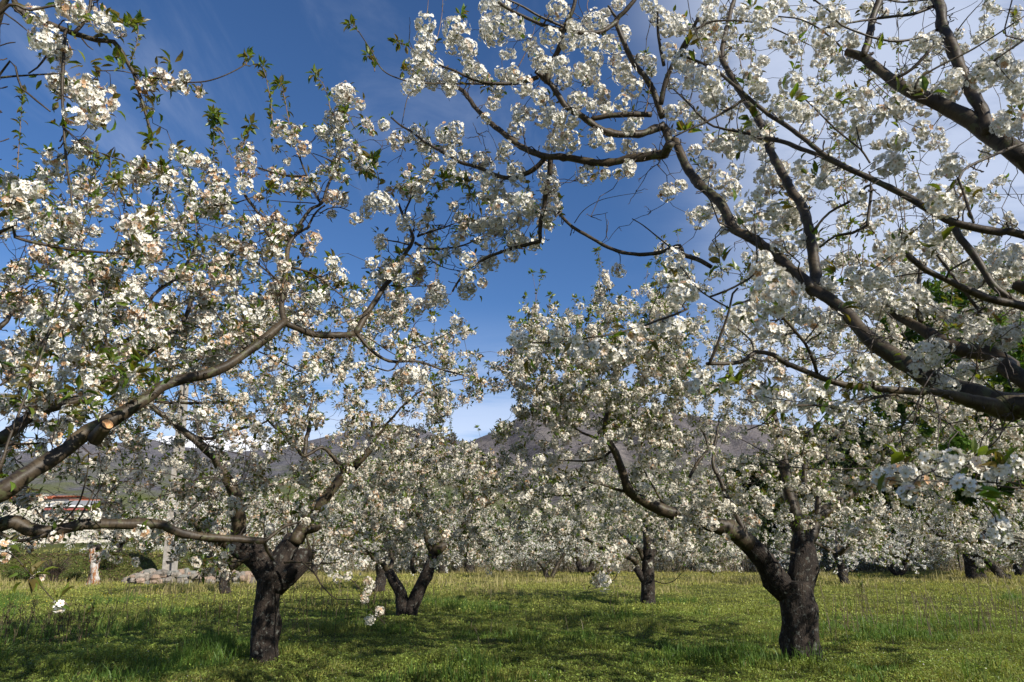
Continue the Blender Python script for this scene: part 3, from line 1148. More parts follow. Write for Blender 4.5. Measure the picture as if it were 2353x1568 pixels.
# ------------------------------------------------------------------ farmhouse on the left terrace
def make_house():
    Y = 62.0
    def X(u): return at(u, 1200, Y)[0]
    def Z(v): return at(150, v, Y)[2]
    cream = plain('cream_render', (.66, .60, .50))
    red = plain('red_roof_tile', (.42, .13, .065), .8)
    grey = plain('grey_fibre_sheet', (.20, .205, .21), .7)
    white = plain('white_gutter', (.7, .7, .68))
    rose = plain('rose_fascia', (.33, .10, .085))
    xa, xb, xc = X(-95), X(110), X(208)
    zg = float(ground_z(X(100), Y))-.6
    zt, zr = Z(1146), Z(1138)
    root = empty('farmhouse', ((xa+xc)/2, Y+3, zg+.6), 'cream farmhouse with a red tiled roof and a lower wing behind the left trees', 'house')
    V, Q = boxes([(xa, xb, Y, Y+7, zg, zt)])
    w = mesh('wall', V, Q, cream, root, smooth=False)
    V, Q = boxes([(xb-.95, xb+.02, Y-.12, Y-.003, zg, zt-.1)])
    mesh('pilaster', V, Q, cream, w, smooth=False)
    V, Q = wavy_roof(xa-.4, xb+.35, Y-.5, Y+3.6, zt+.02, zr+.12, .24, .09, rows=8)
    mesh('roof', V, Q, red, root, smooth=False)
    V, Q = wavy_roof(xa-.4, xb+.35, Y+7.5, Y+3.6, zt+.02, zr+.12, .24, .09, rows=8)
    mesh('roof', V, Q[:, ::-1], red, root, smooth=False)
    # gable infill
    V = np.array([(xb, Y, zt), (xb, Y+7, zt), (xb, Y+3.6, zr+.05), (xb-.2, Y, zt), (xb-.2, Y+7, zt), (xb-.2, Y+3.6, zr+.05)], float)
    mesh('gable', V, None, cream, root, T=np.array([(0, 1, 2), (5, 4, 3)]), smooth=False)
    # wing
    yw = Y-.6
    z0, z1, z2, z3 = Z(1171), Z(1166), Z(1162), Z(1147.5)
    V, Q = boxes([(xb+.03, xc, yw, Y+5, zg, z0)])
    mesh('wall', V, Q, cream, root, smooth=False)
    V, Q = wavy_roof(xb+.03, xc+.3, yw-.35, Y+2.2, z2, z3, .20, .07)
    r = mesh('roof', V, Q, grey, root, smooth=False)
    r['label'] = 'grey corrugated roof of the wing'
    V, Q = boxes([(xb+.03, xc+.3, Y+2.2, Y+2.5, z3-.1, z3+.13)])
    mesh('ridge_tiles', V, Q, red, r, smooth=False)
    V, Q = boxes([(xb+.03, xc+.3, yw-.45, yw-.36, z2-.18, z2-.03)])
    mesh('gutter', V, Q, white, root, smooth=False)
    V, Q = boxes([(xb+.03, xc+.2, yw-.30, yw-.003, z0-.12, z2-.2)])
    mesh('fascia', V, Q, rose, root, smooth=False)
    # lantern on a post in front of the wing
    lx, ly = at(116, 1189, 50)[0], 50.0
    lz = at(116, 1189, 50)[2]
    lr = empty('street_lamp', (lx, ly, float(ground_z(lx, ly))), 'small black lantern lamp on a post in front of the cream wing', 'street lamp')
    black = plain('black_iron', (.02, .02, .02), .5)
    P = np.array([(lx, ly, float(ground_z(lx, ly))-.1), (lx, ly, lz-.25)])
    v, q, b, tt = tube(np.linspace(P[0], P[1], 6), np.full(6, .045), 8)
    mesh('post', v, q, black, lr, T=tt, bk=b)
    v, q, b, tt = tube(np.array([(lx, ly, lz-.25), (lx, ly, lz-.2), (lx, ly, lz+.08)]), np.array([.06, .10, .17]), 6)
    mesh('glass', v, q, plain('milk_glass', (.75, .77, .8), .3), lr, T=tt, bk=b)
    v, q, b, tt = tube(np.array([(lx, ly, lz+.085), (lx, ly, lz+.17), (lx, ly, lz+.3), (lx, ly, lz+.42)]), np.array([.23, .16, .05, .03]), 6)
    mesh('cap', v, q, black, lr, T=tt, bk=b)


make_house()


# ------------------------------------------------------------------ concrete line pole
def make_pole():
    Y = 33.0
    bx = at(394, 1300, Y)[0]
    zg = float(ground_z(bx, Y))
    tx = at(428, 830, Y)[0]
    topz = at(428, 830, Y)[2]
    con = simple_noise_mat('weathered_concrete', [(.3, (.22, .20, .17)), (.6, (.34, .31, .27)), (.8, (.42, .39, .34))], 6, .9, .1, 40, .3, .01)
    root = empty('concrete_pole', (bx, Y, zg), 'tall grey concrete power line pole with recessed panels behind the stone wall', 'pole')
    n = 26
    parts_V, parts_Q = [], []

    def slab(f0, f1, a0, a1, y0, y1):
        """piece of the tapering pole: f height fraction, a fraction of half width, y depth fraction"""
        o = sum(len(x) for x in parts_V)
        V = []
        for f in (f0, f1):
            w = .29*(1-f)+.15*f
            dpt = .17*(1-f)+.11*f
            cx = bx+(tx-bx)*f
            z = zg-.3+(topz-zg+.3)*f
            V += [(cx+a0*w, Y+y0*dpt, z), (cx+a1*w, Y+y0*dpt, z), (cx+a1*w, Y+y1*dpt, z), (cx+a0*w, Y+y1*dpt, z)]
        parts_V.append(np.array(V))
        q = [(0, 1, 5, 4), (1, 2, 6, 5), (2, 3, 7, 6), (3, 0, 4, 7), (4, 5, 6, 7), (0, 3, 2, 1)]
        parts_Q.append(np.array(q)+o)
    slab(0, 1, -1, -.55, -1, 1)
    slab(0, 1, .55, 1, -1, 1)
    for k in range(9):
        f0 = k/9
        slab(f0+.002, f0+.022, -.548, .548, -.98, .98)
        slab(f0+.0225, f0+.1105, -.548, .548, .1, .5)
    mesh('shaft', np.vstack(parts_V), np.vstack(parts_Q), con, root, smooth=False)
    V, Q = boxes([(tx-1.0, tx+1.0, Y-.06, Y+.06, topz-.55, topz-.43)])
    mesh('crossarm', V, Q, plain('galvanised_steel', (.3, .31, .32), .5, .5), root, smooth=False)
    brown = plain('brown_ceramic', (.10, .05, .03), .3, .5)
    for dx in (-.9, 0, .9):
        v, q, b, tt = tube(np.array([(tx+dx, Y, topz-.425), (tx+dx, Y, topz-.35), (tx+dx, Y, topz-.30), (tx+dx, Y, topz-.2)]), np.array([.03, .07, .04, .06]), 8)
        mesh('insulator', v, q, brown, root, T=tt, bk=b)


make_pole()


# ------------------------------------------------------------------ dry stone wall
def rock(c, s, r_, sub=1):
    n, m_ = (5, 7) if sub else (4, 6)
    th = np.linspace(0.12, pi-.12, n)
    ph = np.arange(m_)/m_*2*pi
    V = []
    a = r_.uniform(0, 6.28)
    for t_ in th:
        for p in ph:
            d = np.array([sin(t_)*cos(p+a), sin(t_)*sin(p+a), cos(t_)])
            d = np.sign(d)*np.abs(d)**.7
            V.append(c+d*s*r_.uniform(.78, 1.12))
    V = np.array(V)
    Q = [(i*m_+j, i*m_+(j+1) % m_, (i+1)*m_+(j+1) % m_, (i+1)*m_+j) for i in range(n-1) for j in range(m_)]
    Q = np.array(Q)[:, ::-1]
    # caps
    o = len(V)
    V = np.vstack([V, V[:m_].mean(0), V[-m_:].mean(0)])
    T = [(o, (j+1) % m_, j) for j in range(m_)] + [(o+1, (n-1)*m_+j, (n-1)*m_+(j+1) % m_) for j in range(m_)]
    T = np.array(T)[:, ::-1]
    return V, Q, T


def make_wall():
    r_ = np.random.default_rng(4)
    m, t, o = mat('granite_fieldstone')
    c = attr(t, 'Col')
    tc = t.nodes.new('ShaderNodeTexCoord')
    n1 = ramp(t, noise(t, tc.outputs['Object'], 9, 6, .7), [(.3, (.5, .5, .48)), (.55, (1, 1, 1)), (.75, (1.25, 1.25, 1.2))])
    c = mixc(t, .9, c, n1, 'MULTIPLY')
    principled(t, o, c, .92, .1, noise(t, tc.outputs['Object'], 20, 6, .7), .7, .03)
    V, Q, T, C, off = [], [], [], [], 0
    Y = 31.5
    for k in range(330):
        u = r_.uniform(292, 590)
        f = (u-292)/298
        hmax = (.50-.18*abs(f-.25)) if f < .62 else .42
        hmax *= min(1, (f+.05)*6)
        h = r_.uniform(0, 1)**1.1*hmax
        y = Y+1.2*f*0+r_.normal(0, .32)*(1-.5*h/max(hmax, .1))
        x = at(u, 1300, Y)[0]
        s = r_.uniform(.08, .20)*np.array([r_.uniform(.9, 1.6), 1, r_.uniform(.6, .95)])
        v, q, tt = rock(np.array([x, y, float(ground_z(x, y))+h+.03]), s, r_)
        col = np.array([.24, .21, .175])*r_.uniform(.7, 1.25)
        if r_.random() < .4:
            col = np.array([.30, .22, .165])*r_.uniform(.8, 1.2)
        if r_.random() < .2:
            col = np.array([.2, .195, .17])
        V.append(v)
        Q.append(q+off)
        T.append(tt+off)
        C.append(np.tile(col, (len(v), 1)))
        off += len(v)
    ob = mesh('dry_stone_wall', np.vstack(V), np.vstack(Q), m, T=np.vstack(T), col=np.vstack(C), smooth=False)
    tag(ob, 'tumbled dry stone wall of grey and tan boulders at the left field edge', 'stone wall')


make_wall()


# ------------------------------------------------------------------ weathered dead trunk with torn bark
def make_snag():
    Y = 31.0
    p0 = at(216, 1335, Y)
    x = p0[0]
    zg = float(ground_z(x, Y))
    zt = at(219, 1262, Y)[2]
    m, t, o = mat('weathered_dead_wood')
    v = attr(t, 'bark', 'Vector')
    tc = t.nodes.new('ShaderNodeTexCoord')
    n1 = noise(t, v, 1, 5, .6, .2, (9, 9, 2.0))
    c = ramp(t, n1, [(.36, (.20, .075, .03)), (.46, (.30, .15, .075)), (.52, (.38, .34, .30)), (.62, (.48, .46, .43))])
    g = ramp(t, noise(t, v, 1, 5, .6, 0, (60, 60, 5)), [(.35, (.35, .33, .3)), (.5, (1, 1, 1))])
    c = mixc(t, .8, c, g, 'MULTIPLY')
    principled(t, o, c, .85, .15, n1, .8, .05)
    root = empty('dead_trunk', (x, Y, zg), 'short broken cherry trunk with bleached white and rust-red wood standing alone at left', 'dead tree')
    dx_ = at(220, 1262, Y)[0]-x
    P = np.array([(x, Y, zg-.1), (x+dx_*.25, Y, zg+.3), (x+dx_*.5, Y, zg+.7), (x+dx_*.9, Y, zt-.15), (x+dx_, Y, zt)])
    s = catmull(np.column_stack([P, [.25, .205, .19, .20, .24]]), .07)
    V, Q, B, T = tube(s[:, :3], s[:, 3], 16, .2, 91)
    mesh('trunk', V, Q, m, root, T=T, bk=B)
    pts = []
    for (dx, dy, dz, r) in ((-.12, 0, .10, .12), (.18, -.1, .12, .10), (.02, .1, .16, .11)):
        P = np.array([(x+dx_+dx*.2, Y+dy*.3, zt-.12), (x+dx_+dx, Y+dy, zt+dz*.6), (x+dx_+dx*1.5, Y+dy*1.6-.05, zt+dz)])
        pts.append(tube(P, np.array([r, r*.95, r*.9]), 10, .15, int(r*1000)))
    V, Q, B, T = merge(pts)
    mesh('sawn_stubs', V, Q, M['trunk'], root, T=T, bk=B)


make_snag()


# ------------------------------------------------------------------ fence posts along the far edge of the field
def make_fence():
    dark = plain('dark_fence_wood', (.045, .037, .03))
    for u, top in ((1328, 1240), (1612, 1268), (1706, 1265), (1965, 1275), (2206, 1255), (2330, 1258), (1236, 1275), (2090, 1272)):
        Y = 43+.002*(u-1176)
        x = at(u, 1300, Y)[0]
        zg = float(ground_z(x, Y))
        zt = at(u, top, Y)[2]
        P = np.linspace((x, Y, zg-.2), (x+rng.normal(0, .05), Y, zt), 6)
        V, Q, B, T = tube(P, np.full(6, .045), 7, .08, int(u))
        o = mesh('fence_post', V, Q, dark, T=T, bk=B)
        side = 'left' if u < 1400 else 'right'
        tag(o, 'thin dark wooden fence post at the far edge of the field', 'fence post', 'fence posts along the far field edge')
    # distant pylon
    Y = 700.
    b = at(1325, 1202, Y)
    tp = at(1325, 1186, Y)
    st = plain('pale_steel', (.62, .63, .65), .5, .5)
    zb = b[2]-16
    root = empty('power_pylon', (b[0], Y, zb), 'tiny pale power pylon far off below the saddle', 'pylon')
    h = tp[2]-b[2]
    legs = []
    for sx in (-1, 1):
        legs.append(tube(np.linspace((b[0]+sx*1.2, Y, zb), (b[0]+sx*.4, Y, tp[2]-h*.45), 5), np.full(5, .22), 5))
        legs.append(tube(np.linspace((b[0]+sx*.4, Y, tp[2]-h*.45), (b[0]+sx*2.2, Y, tp[2]), 5), np.full(5, .22), 5))
    V, Q, B, T = merge(legs)
    mesh('tower', V, Q, st, root, T=T, bk=B)
    V, Q, B, T = tube(np.linspace((b[0]-5, Y, tp[2]-h*.5), (b[0]+5, Y, tp[2]-h*.45), 5), np.full(5, .22), 5)
    mesh('crossarm', V, Q, st, root, T=T, bk=B)
    for dx, dz in ((-4.5, -.5), (4.5, -.45)):
        x = np.linspace(-200, 200, 40)
        P = np.stack([b[0]+dx+x*.9, Y+x*.4, tp[2]+dz*h+ .0006*(np.abs(x)-0)*(np.abs(x)-200)*1.0], 1)
        V, Q, B, T = tube(P, np.full(40, .06), 4)
        mesh('wire', V, Q, st, root, T=T, bk=B)


make_fence()

# ================================================================== the near right-hand tree
G_NEAR = 'cherry trees in the orchard'


def depth_from(uvY, u, v):
    d = (uvY[:, 0]-u)**2+(uvY[:, 1]-v)**2
    return uvY[np.argmin(d), 2]


def place_clusters(t, spec, jit=.10, leaves=.30, fr=.0165, Yfix=None, dy=0.):
    """clusters traced in the picture sit on the nearest traced bough"""
    t.freeze()
    q = proj(t.P)
    uvY = np.column_stack([q[:, :2], t.P[:, 1]])
    A, rr = [], []
    for c in parse(spec):
        Y = Yfix if Yfix else depth_from(uvY, c[0], c[1])+rng.normal(0, jit)+dy
        p = at(c[0], c[1], Y)
        dep = proj(p)[0, 2]
        A.append(p)
        rr.append(max(.026, .5*c[2]/FPX*dep))
    A = np.array(A)
    tips = t.grow(A, bf=.15, up=.1)
    for p, d, r in zip(A, tips, rr):
        r = r*1.14
        t.cluster(p, r, d, 1.0, leaves=leaves, fr=fr, llen=.055)
    return A


T1 = Tree(0, .05, .35)
F1 = np.array([3.55, 3.35, 1.55])
b1 = np.array([3.75, 3.3, float(ground_z(3.75, 3.3))-.05])
T1.add_limb([b1, b1+[0, 0, .25], (b1+F1)/2+[.05, 0, .1], F1+[0, 0, .1]], [.30, .24, .21, .22], trunk=True, ns=20, bump=.06)
# big lower bough, fork, the bough leading up to the left
T1.traced('6:2353,1215 2180,1185 2000,1130 1850,1100 1720,1040 1600,950 1450,850 1300,740 1180,610 1050,500 930,430', 175, 78, 3.05, 3.6, pre=[F1, (2.9, 3.15, 1.85)], wpre=[.14, .115])
T1.traced('6:930,440 850,345 740,250 620,165 500,80 400,20 3:340,1420 260,1310 180,1230 100,1140 30,1000 0,930 2:2240,960 2200,860', 82, 58, 3.6, 4.2, base=1.5)
T1.traced('6:935,440 960,320 945,200 915,90 3:890,1500 860,1390 790,1280 700,1110 620,960 560,800 500,700 450,620 385,510 320,370 345,230 380,100 410,0', 84, 30, 3.6, 4.4, base=1.5)
T1.traced('2:2200,1050 2110,1045 2000,1060 1800,1092 1650,1085 1500,1055 1400,1050 1300,1010 1200,955 1100,885 1020,825 950,750 880,660 830,610 720,560 640,540', 66, 26, 4.15, 4.7, base=2.2)
T1.traced('2:2240,960 2215,1000 2190,1050', 70, 64, 4.05, 4.15, node=False)
T1.traced('2:1400,1055 1340,1120 1250,1168 1150,1188 1050,1172 950,1130 880,1105 810,1080 700,1025 600,965 500,890 420,840 360,790', 40, 12, 4.5, 5.0, base=3.1)
T1.traced('2:1430,1060 1425,1180 1405,1280 1385,1400 1365,1560 5:1358,110 1310,122 1180,152 1080,182 1000,217 920,268 850,335 800,400 770,450', 42, 14, 4.5, 5.1, base=3.0)
T1.traced('2:2190,850 2100,880 1980,905 1850,905 1760,875 1650,790 1550,720 1470,620 1410,555 1335,490', 58, 38, 4.2, 4.0, base=2.5)
T1.traced('2:1410,555 1425,450 1480,340 1510,230 1545,150 1585,60 1600,0 1610,-80', 46, 26, 4.0, 3.8, base=3.4)
T1.traced('2:1350,520 1250,548 1100,568 950,550 850,510 780,475 690,440', 34, 14, 4.0, 3.9, base=3.4)
T1.traced('2:1050,565 900,562 700,562 540,555 420,530 300,470 230,350 140,210', 15, 7, 4.0, 3.8, base=3.8)
T1.traced('2:640,560 560,600 480,640 430,845', 9, 5, 4.5, 4.5, base=4.2)
T1.traced('2:2180,800 2150,700 2120,610 2060,510 1990,410 1930,300 1885,190 1870,130 1930,80 1975,30 2000,0 2030,-80', 50, 28, 4.2, 3.9, base=2.6)
T1.traced('2:1870,150 1790,200 1690,225 1600,215 1500,200 1380,165 1250,115 1150,65 1080,20', 34, 22, 3.95, 3.8, base=3.6)
T1.traced('2:1560,200 1480,165 1350,110 1250,55 1130,-5', 22, 14, 3.9, 3.7, base=3.9)
T1.traced('2:1380,165 1430,90 1500,10', 16, 9, 3.85, 3.8, base=4.)
T1.traced('2:1870,110 1845,80 1820,40', 20, 16, 3.95, 3.95, base=3.8, node=False)
T1.traced('2:2170,700 2200,560 2260,430 2340,300 3:40,330 100,240 165,120', 40, 26, 4.1, 3.8, base=2.9)
T1.traced('2:2200,440 2170,300 2150,150 2145,0 2140,-60', 26, 12, 4.0, 3.8, base=3.2)
T1.traced('2:1700,790 1800,785 1950,780 2100,770', 34, 42, 4.2, 4.2, base=2.8)
T1.traced('2:1590,1500 1650,1420 1760,1350 1900,1315 2050,1295', 7, 3, 4.8, 4.6, base=3.8)
# right part of that system, coming in from above
T1.traced('5:1480,-80 1560,0 1650,60 1760,120 1850,165 1950,192 2060,200 2180,185 2300,145 6:60,200 150,235 250,290', 22, 34, 4.6, 4.2, base=3.)
T1.traced('5:2235,150 2150,80 2050,0 2:1980,1470', 12, 7, 4.3, 4.4, base=3.5)
# long thin bough crossing in front
T1.traced('6:2353,70 2200,50 2020,20 3:1850,1480 1700,1400 1500,1290 1300,1190 1150,1110 1000,1030 800,880 640,760 490,650 300,480 150,410 0,360', 62, 17, 2.6, 3.1, pre=[F1+[0, -.1, .2], (2.75, 2.9, 2.55)], wpre=[.07, .05])
T1.traced('3:500,650 400,720 200,830 100,870 0,920', 24, 12, 3.05, 3.1, base=3.)
T1.traced('3:1100,1110 950,1040 800,985 620,930', 30, 34, 3.0, 3.3, base=3.)
T1.traced('3:600,940 500,900 400,880 300,860 230,830 100,700 0,600', 22, 10, 3.4, 3.6, base=3.3)
T1.traced('3:2353,1065 2200,960 2100,880 2000,815 1850,735 1750,680 1600,615 1500,550 1400,470 1280,385 1150,345', 150, 52, 3.0, 3.4, pre=[F1, (3.35, 3.25, 2.2), (2.95, 3.12, 2.95)], wpre=[.12, .105, .095])
T1.traced('3:2120,890 2050,720 1980,580 1900,400 1830,200 1790,60 1760,0 1730,-90', 92, 70, 3.05, 3.3, base=2.3)
T1.traced('3:1280,380 1310,250 1330,120 1375,0 1400,-80', 54, 44, 3.35, 3.4, base=3.)
T1.traced('3:1480,535 1600,470 1730,330', 26, 20, 3.2, 3.1, base=2.8)
T1.traced('3:1000,190 1200,155 1400,120 1600,85 1735,50', 12, 26, 3.3, 3.3, base=3.)
T1.traced('3:930,-10 1050,80 1120,170 1250,220 1400,265 1500,280 1650,250 1780,200', 14, 20, 3.2, 3.25, base=3.)
T1.traced('3:700,110 850,130 1000,210 1120,315', 10, 15, 3.5, 3.4, base=3.2)
T1.traced('3:150,200 250,145 380,138 520,150 650,185 780,240 910,300', 18, 9, 3.8, 3.7, base=3.)
T1.traced('3:1420,0 1550,15 1700,0', 14, 12, 3.2, 3.2, base=3.)
T1.traced('3:1900,210 1980,110 2070,15', 10, 6, 3.1, 3.0, base=3.)
T1.traced('3:2353,110 2250,180 2020,330 1860,410 1740,470 1650,530 1620,600', 9, 18, 2.9, 3.1, base=3.)
T1.traced('3:2353,275 2250,340 2100,440 2000,480', 16, 12, 2.5, 2.6, base=3.)
T1.traced('3:2353,960 2250,1000 2150,1050 1960,1130 1900,1220 1830,1300', 24, 20, 2.8, 2.6, base=2.6)
T1.traced('3:1900,1200 1940,1290 1990,1420 2020,1500', 18, 22, 2.6, 2.5, base=2.8)
T1.traced('3:820,610 900,680 1000,780 1100,880 1200,960 1260,1010 1310,1100', 12, 16, 3.2, 3.0, base=3.)
T1.traced('3:1225,850 1250,950 1265,1020', 10, 12, 3.0, 3.0, base=3.)
T1.traced('3:930,1560 1050,1430 1200,1350 1320,1250 6:1300,0', 18, 22, 2.9, 2.7, base=3.)
T1.traced('6:980,155 1080,75 1200,55 1300,5', 16, 22, 3.0, 2.9, base=3.)
T1.traced('6:1870,-20 1930,100 2000,180 2080,280 2150,400 2240,480 2353,560', 54, 50, 3.3, 3.2, pre=None or (), base=2.6)
T1.traced('6:2353,535 2250,520 2100,490 1960,440 1820,365 1680,300 1560,205', 66, 36, 2.75, 2.7, pre=[F1, (2.6, 2.8, 2.3)], wpre=[.07, .06])
T1.traced('6:1700,320 1600,330 1480,350', 12, 10, 2.75, 2.8, base=2.8)
T1.traced('6:1830,360 1850,310 1990,230', 18, 16, 2.7, 2.6, base=2.8)
T1.traced('6:2353,440 2320,420 2290,400', 80, 70, 2.6, 2.6, pre=[(2.6, 2.7, 2.2)], wpre=[.07], node=False)
T1.traced('6:2353,1050 2250,950 2100,870 1950,855 1820,790 1700,700 1600,650 1500,600 1420,560', 130, 60, 3.6, 4.3, pre=[F1], wpre=[.12])
T1.traced('6:1640,650 1640,560 1655,470 1650,380 1660,250', 40, 24, 4.2, 4.4, base=2.5)
T1.traced('6:1780,200 1860,320 1950,450 2080,630', 22, 24, 3.6, 3.6, base=3.)
# hanging boughs below the big one
T1.traced('6:1780,1125 1650,1125 1500,1118 1350,1100 1200,1075 1050,1040 960,1015 880,985 750,945 660,890 540,862 470,905 380,930 220,935', 60, 26, 2.95, 2.65, pre=[(2.3, 3.1, 1.98)], wpre=[.05], base=2.)
T1.traced('6:225,940 290,810 350,650 375,560 395,460 430,420', 22, 14, 2.65, 2.55, base=3.6)
T1.traced('6:965,1010 930,900 880,790 800,690 720,600', 26, 22, 2.8, 2.55, base=2.8)
T1.traced('6:1340,1095 1335,980 1330,880', 20, 16, 2.85, 2.8, base=2.6)
T1.traced('6:1080,1040 1150,980 1200,930', 14, 10, 2.85, 2.8, base=2.7)
T1.traced('6:880,780 960,680 975,650', 12, 8, 2.7, 2.7, base=3.)
T1.traced('6:540,870 520,780 430,700', 14, 10, 2.7, 2.75, base=3.2)
T1.traced('6:375,560 240,490 150,420 60,300', 14, 8, 2.6, 2.7, base=3.8)
T1.traced('6:240,490 360,440 450,390 540,330 560,200 545,0', 16, 12, 2.6, 2.5, base=3.8)
T1.traced('6:400,540 500,510 560,480 640,480', 14, 12, 2.45, 2.15, base=3.9)
T1.traced('6:1500,1140 1400,1155 1250,1190 1100,1212 950,1212 800,1215', 26, 14, 2.9, 2.7, base=2.5)
T1.traced('6:560,960 500,1010 420,1060 350,1085 210,1080', 10, 7, 2.6, 2.5, base=3.3)
T1.traced('5:2353,560 2250,610 2150,645 2050,685 1850,735 1650,765 1450,792 1290,785', 18, 9, 2.55, 2.45, base=4.)
T1.traced('9:2353,260 2200,225 2070,212 1850,212 1650,207 1550,225 1470,205', 15, 8, 2.15, 2.15, pre=[(2.7, 2.6, 1.6)], wpre=[.012], base=3.)
T1.traced('9:2353,625 2280,605 2210,580', 10, 8, 2.1, 2.1, pre=[(2.4, 2.4, 1.4)], wpre=[.01], base=3.)

C1 = '''2:590,160,130 590,270,130 575,360,150 550,450,170 610,480,170 790,210,170 790,300,140 880,330,120 1060,220,170 1180,170,140 1030,50,140 1100,40,120 1480,60,140 1430,250,130
950,490,110 750,510,110 490,590,110 530,570,100 640,560,90 760,590,110 1180,500,110 1250,580,130 1290,290,100 1340,360,100 1390,430,110 1500,440,120 1520,540,120 1580,180,90 1720,150,150
1610,250,130 1700,300,140 1830,300,120 1720,420,130 1700,510,140 1640,480,110 1550,290,110 1900,420,140 1930,500,140 1990,590,140 1780,650,110 1920,690,110 1080,610,100 1050,690,100
1220,750,110 1290,770,95 1370,800,110 1360,650,110 1400,700,110 1450,800,130 1560,800,140 1500,900,140 1550,960,150 1440,970,110 1600,680,120 1730,930,120 1820,970,95 1960,990,110 1200,870,120
1130,1000,105 1110,1060,85 960,1080,105 1010,1120,110 1200,1150,120 1210,1210,100 1410,1160,130 1420,1250,140 1680,1170,135 1800,1170,80 1890,1170,70 2000,820,110 2220,1290,125 2240,760,110
2040,400,85 2100,410,85 2090,30,110 2160,110,120 2220,190,120 2300,160,110 2230,340,110 2320,420,140 540,900,110 580,980,100 720,900,120 800,870,110 750,960,100 760,1060,100
280,1350,130 340,1380,120 230,1360,100 200,1420,100 120,1470,90 460,1500,120 570,1520,80 1250,1360,140 1300,1400,120 1170,1350,110 1100,1400,110 1430,1370,130 1420,1440,110 1370,1420,100
1000,1520,120 1070,1500,110 1190,1490,120 1260,1470,110 930,1530,90 1080,1280,100 1010,1200,100
3:250,20,100 220,110,130 230,190,130 120,240,110 40,190,100 250,370,110 90,430,140 150,520,160 230,540,160 250,640,140 300,690,120 520,500,120 560,580,120 590,640,105 570,160,170 640,90,120
780,290,110 450,90,90 1000,260,140 1020,330,120 990,400,115 1100,140,150 1030,90,125 1190,270,120 1160,440,120 800,570,165 870,760,140 760,740,140 1200,810,195 1280,640,105 1060,650,125 1060,740,115
560,870,150 500,890,130 590,920,105 1640,560,130 1650,290,115 1740,290,115 1380,770,105 1490,720,145 1540,750,125 1700,680,185 1820,640,170 1880,590,145 1880,530,135 2150,460,210 2080,520,170 2240,480,150
2330,600,190 1670,870,115 1690,950,115 1490,950,150 1430,1110,170 1500,1100,140 1870,1120,160 1180,1010,105 1370,970,85 850,1130,105 880,1220,140 1000,1220,105 1750,1330,190 1800,1380,170 1920,1330,170
2010,1320,120 1240,1330,115 220,1110,115 180,1200,115 310,1210,125 380,1270,125 600,1180,120 650,1240,120 560,1320,140 630,1410,150 480,1430,140 680,1420,95 200,1430,95 450,970,105 300,980,95 50,1250,85
2200,860,120 2280,800,115 2300,900,105 1610,1260,75 1300,870,85
6:490,590,120 430,620,140 400,690,130 600,240,125 580,300,105 720,140,130 820,110,120 990,380,150 1040,400,110 1200,460,130 1400,520,170 1350,560,130 1450,490,110 950,640,160 1080,650,130
1150,640,105 560,700,120 640,710,120 720,730,120 80,440,140 30,400,100 120,470,100 1550,130,120 1500,170,120 1750,60,160 1730,150,115 1790,260,130 1230,340,140 1350,370,140 1700,570,115 1620,460,130
2240,240,200 2200,290,140 2310,270,120 1990,620,120 1900,650,115 1830,620,105 2060,690,140 2130,740,140 2240,760,160 2180,830,105 2050,790,115 1700,880,190 1780,830,160 1640,970,120 1750,1000,140
1580,850,120 1810,1060,130 1860,1090,115 1260,940,140 1310,920,120 1350,1000,105 1210,980,105 1020,1110,115 950,1150,120 880,1180,120 730,1190,150 700,1220,120 540,1110,115 600,1150,105 1190,1250,115
1090,1240,105 120,1090,115 180,1020,105 370,1100,115 700,1000,95 1560,560,105 2090,560,90
5:1215,780,130 1230,830,105 1310,850,95 1470,740,100 1480,790,75 1600,770,100 1590,840,95 1700,830,120 1760,830,130 1830,870,120 1900,880,110 1950,880,85 2010,730,120 2100,720,110 2180,680,140 2270,680,130
2260,230,140 2230,330,110 2300,400,140 2290,480,160 2330,300,120 1890,310,95 2210,380,100 1195,90,115 1170,200,105 1040,250,105 1020,130,105 870,350,105 860,450,112 880,230,105 680,460,110 1090,20,110
9:1400,190,140 1480,150,100 1560,170,160 1650,230,130 1750,70,150 1880,70,150 1800,120,140 1950,230,140 1560,300,130 2060,90,120 2140,190,140 2200,150,130 2290,110,120 2180,520,140 2150,590,115 2200,560,105 2050,270,120'''
place_clusters(T1, C1, jit=.13)
# the large pompom nearest the lens
pp = at(1548.7+690*.3418, 517+470*.3418, 2.1)
T1.cluster(pp, .5*113/FPX*proj(pp)[0, 2]*1.05, leaves=1, n=130)
# more blossom deeper in the tree, to the right
POLY1 = [(1540, 60), (1750, 0), (2353, 0), (2353, 620), (2100, 640), (1980, 700), (1850, 760), (1700, 700), (1560, 560), (1640, 420), (1540, 330)]


def poly_points(poly, n, Y0, Y1, clump=True):
    xs, ys = [p[0] for p in poly], [p[1] for p in poly]
    out = []
    while len(out) < n:
        q = np.column_stack([rng.uniform(min(xs), max(xs), 500), rng.uniform(min(ys), max(ys), 500)])
        q = q[in_poly(q, poly)]
        if clump:
            l = np.sin(q[:, 0]*.028+1)*np.sin(q[:, 1]*.031)+.5*np.sin(q[:, 0]*.06+q[:, 1]*.05)
            q = q[rng.random(len(q)) < np.clip(.6+.6*l, .1, 1)]
        for u, v in q:
            out.append(at(u, v, rng.uniform(Y0, Y1)))
    return np.array(out[:n])


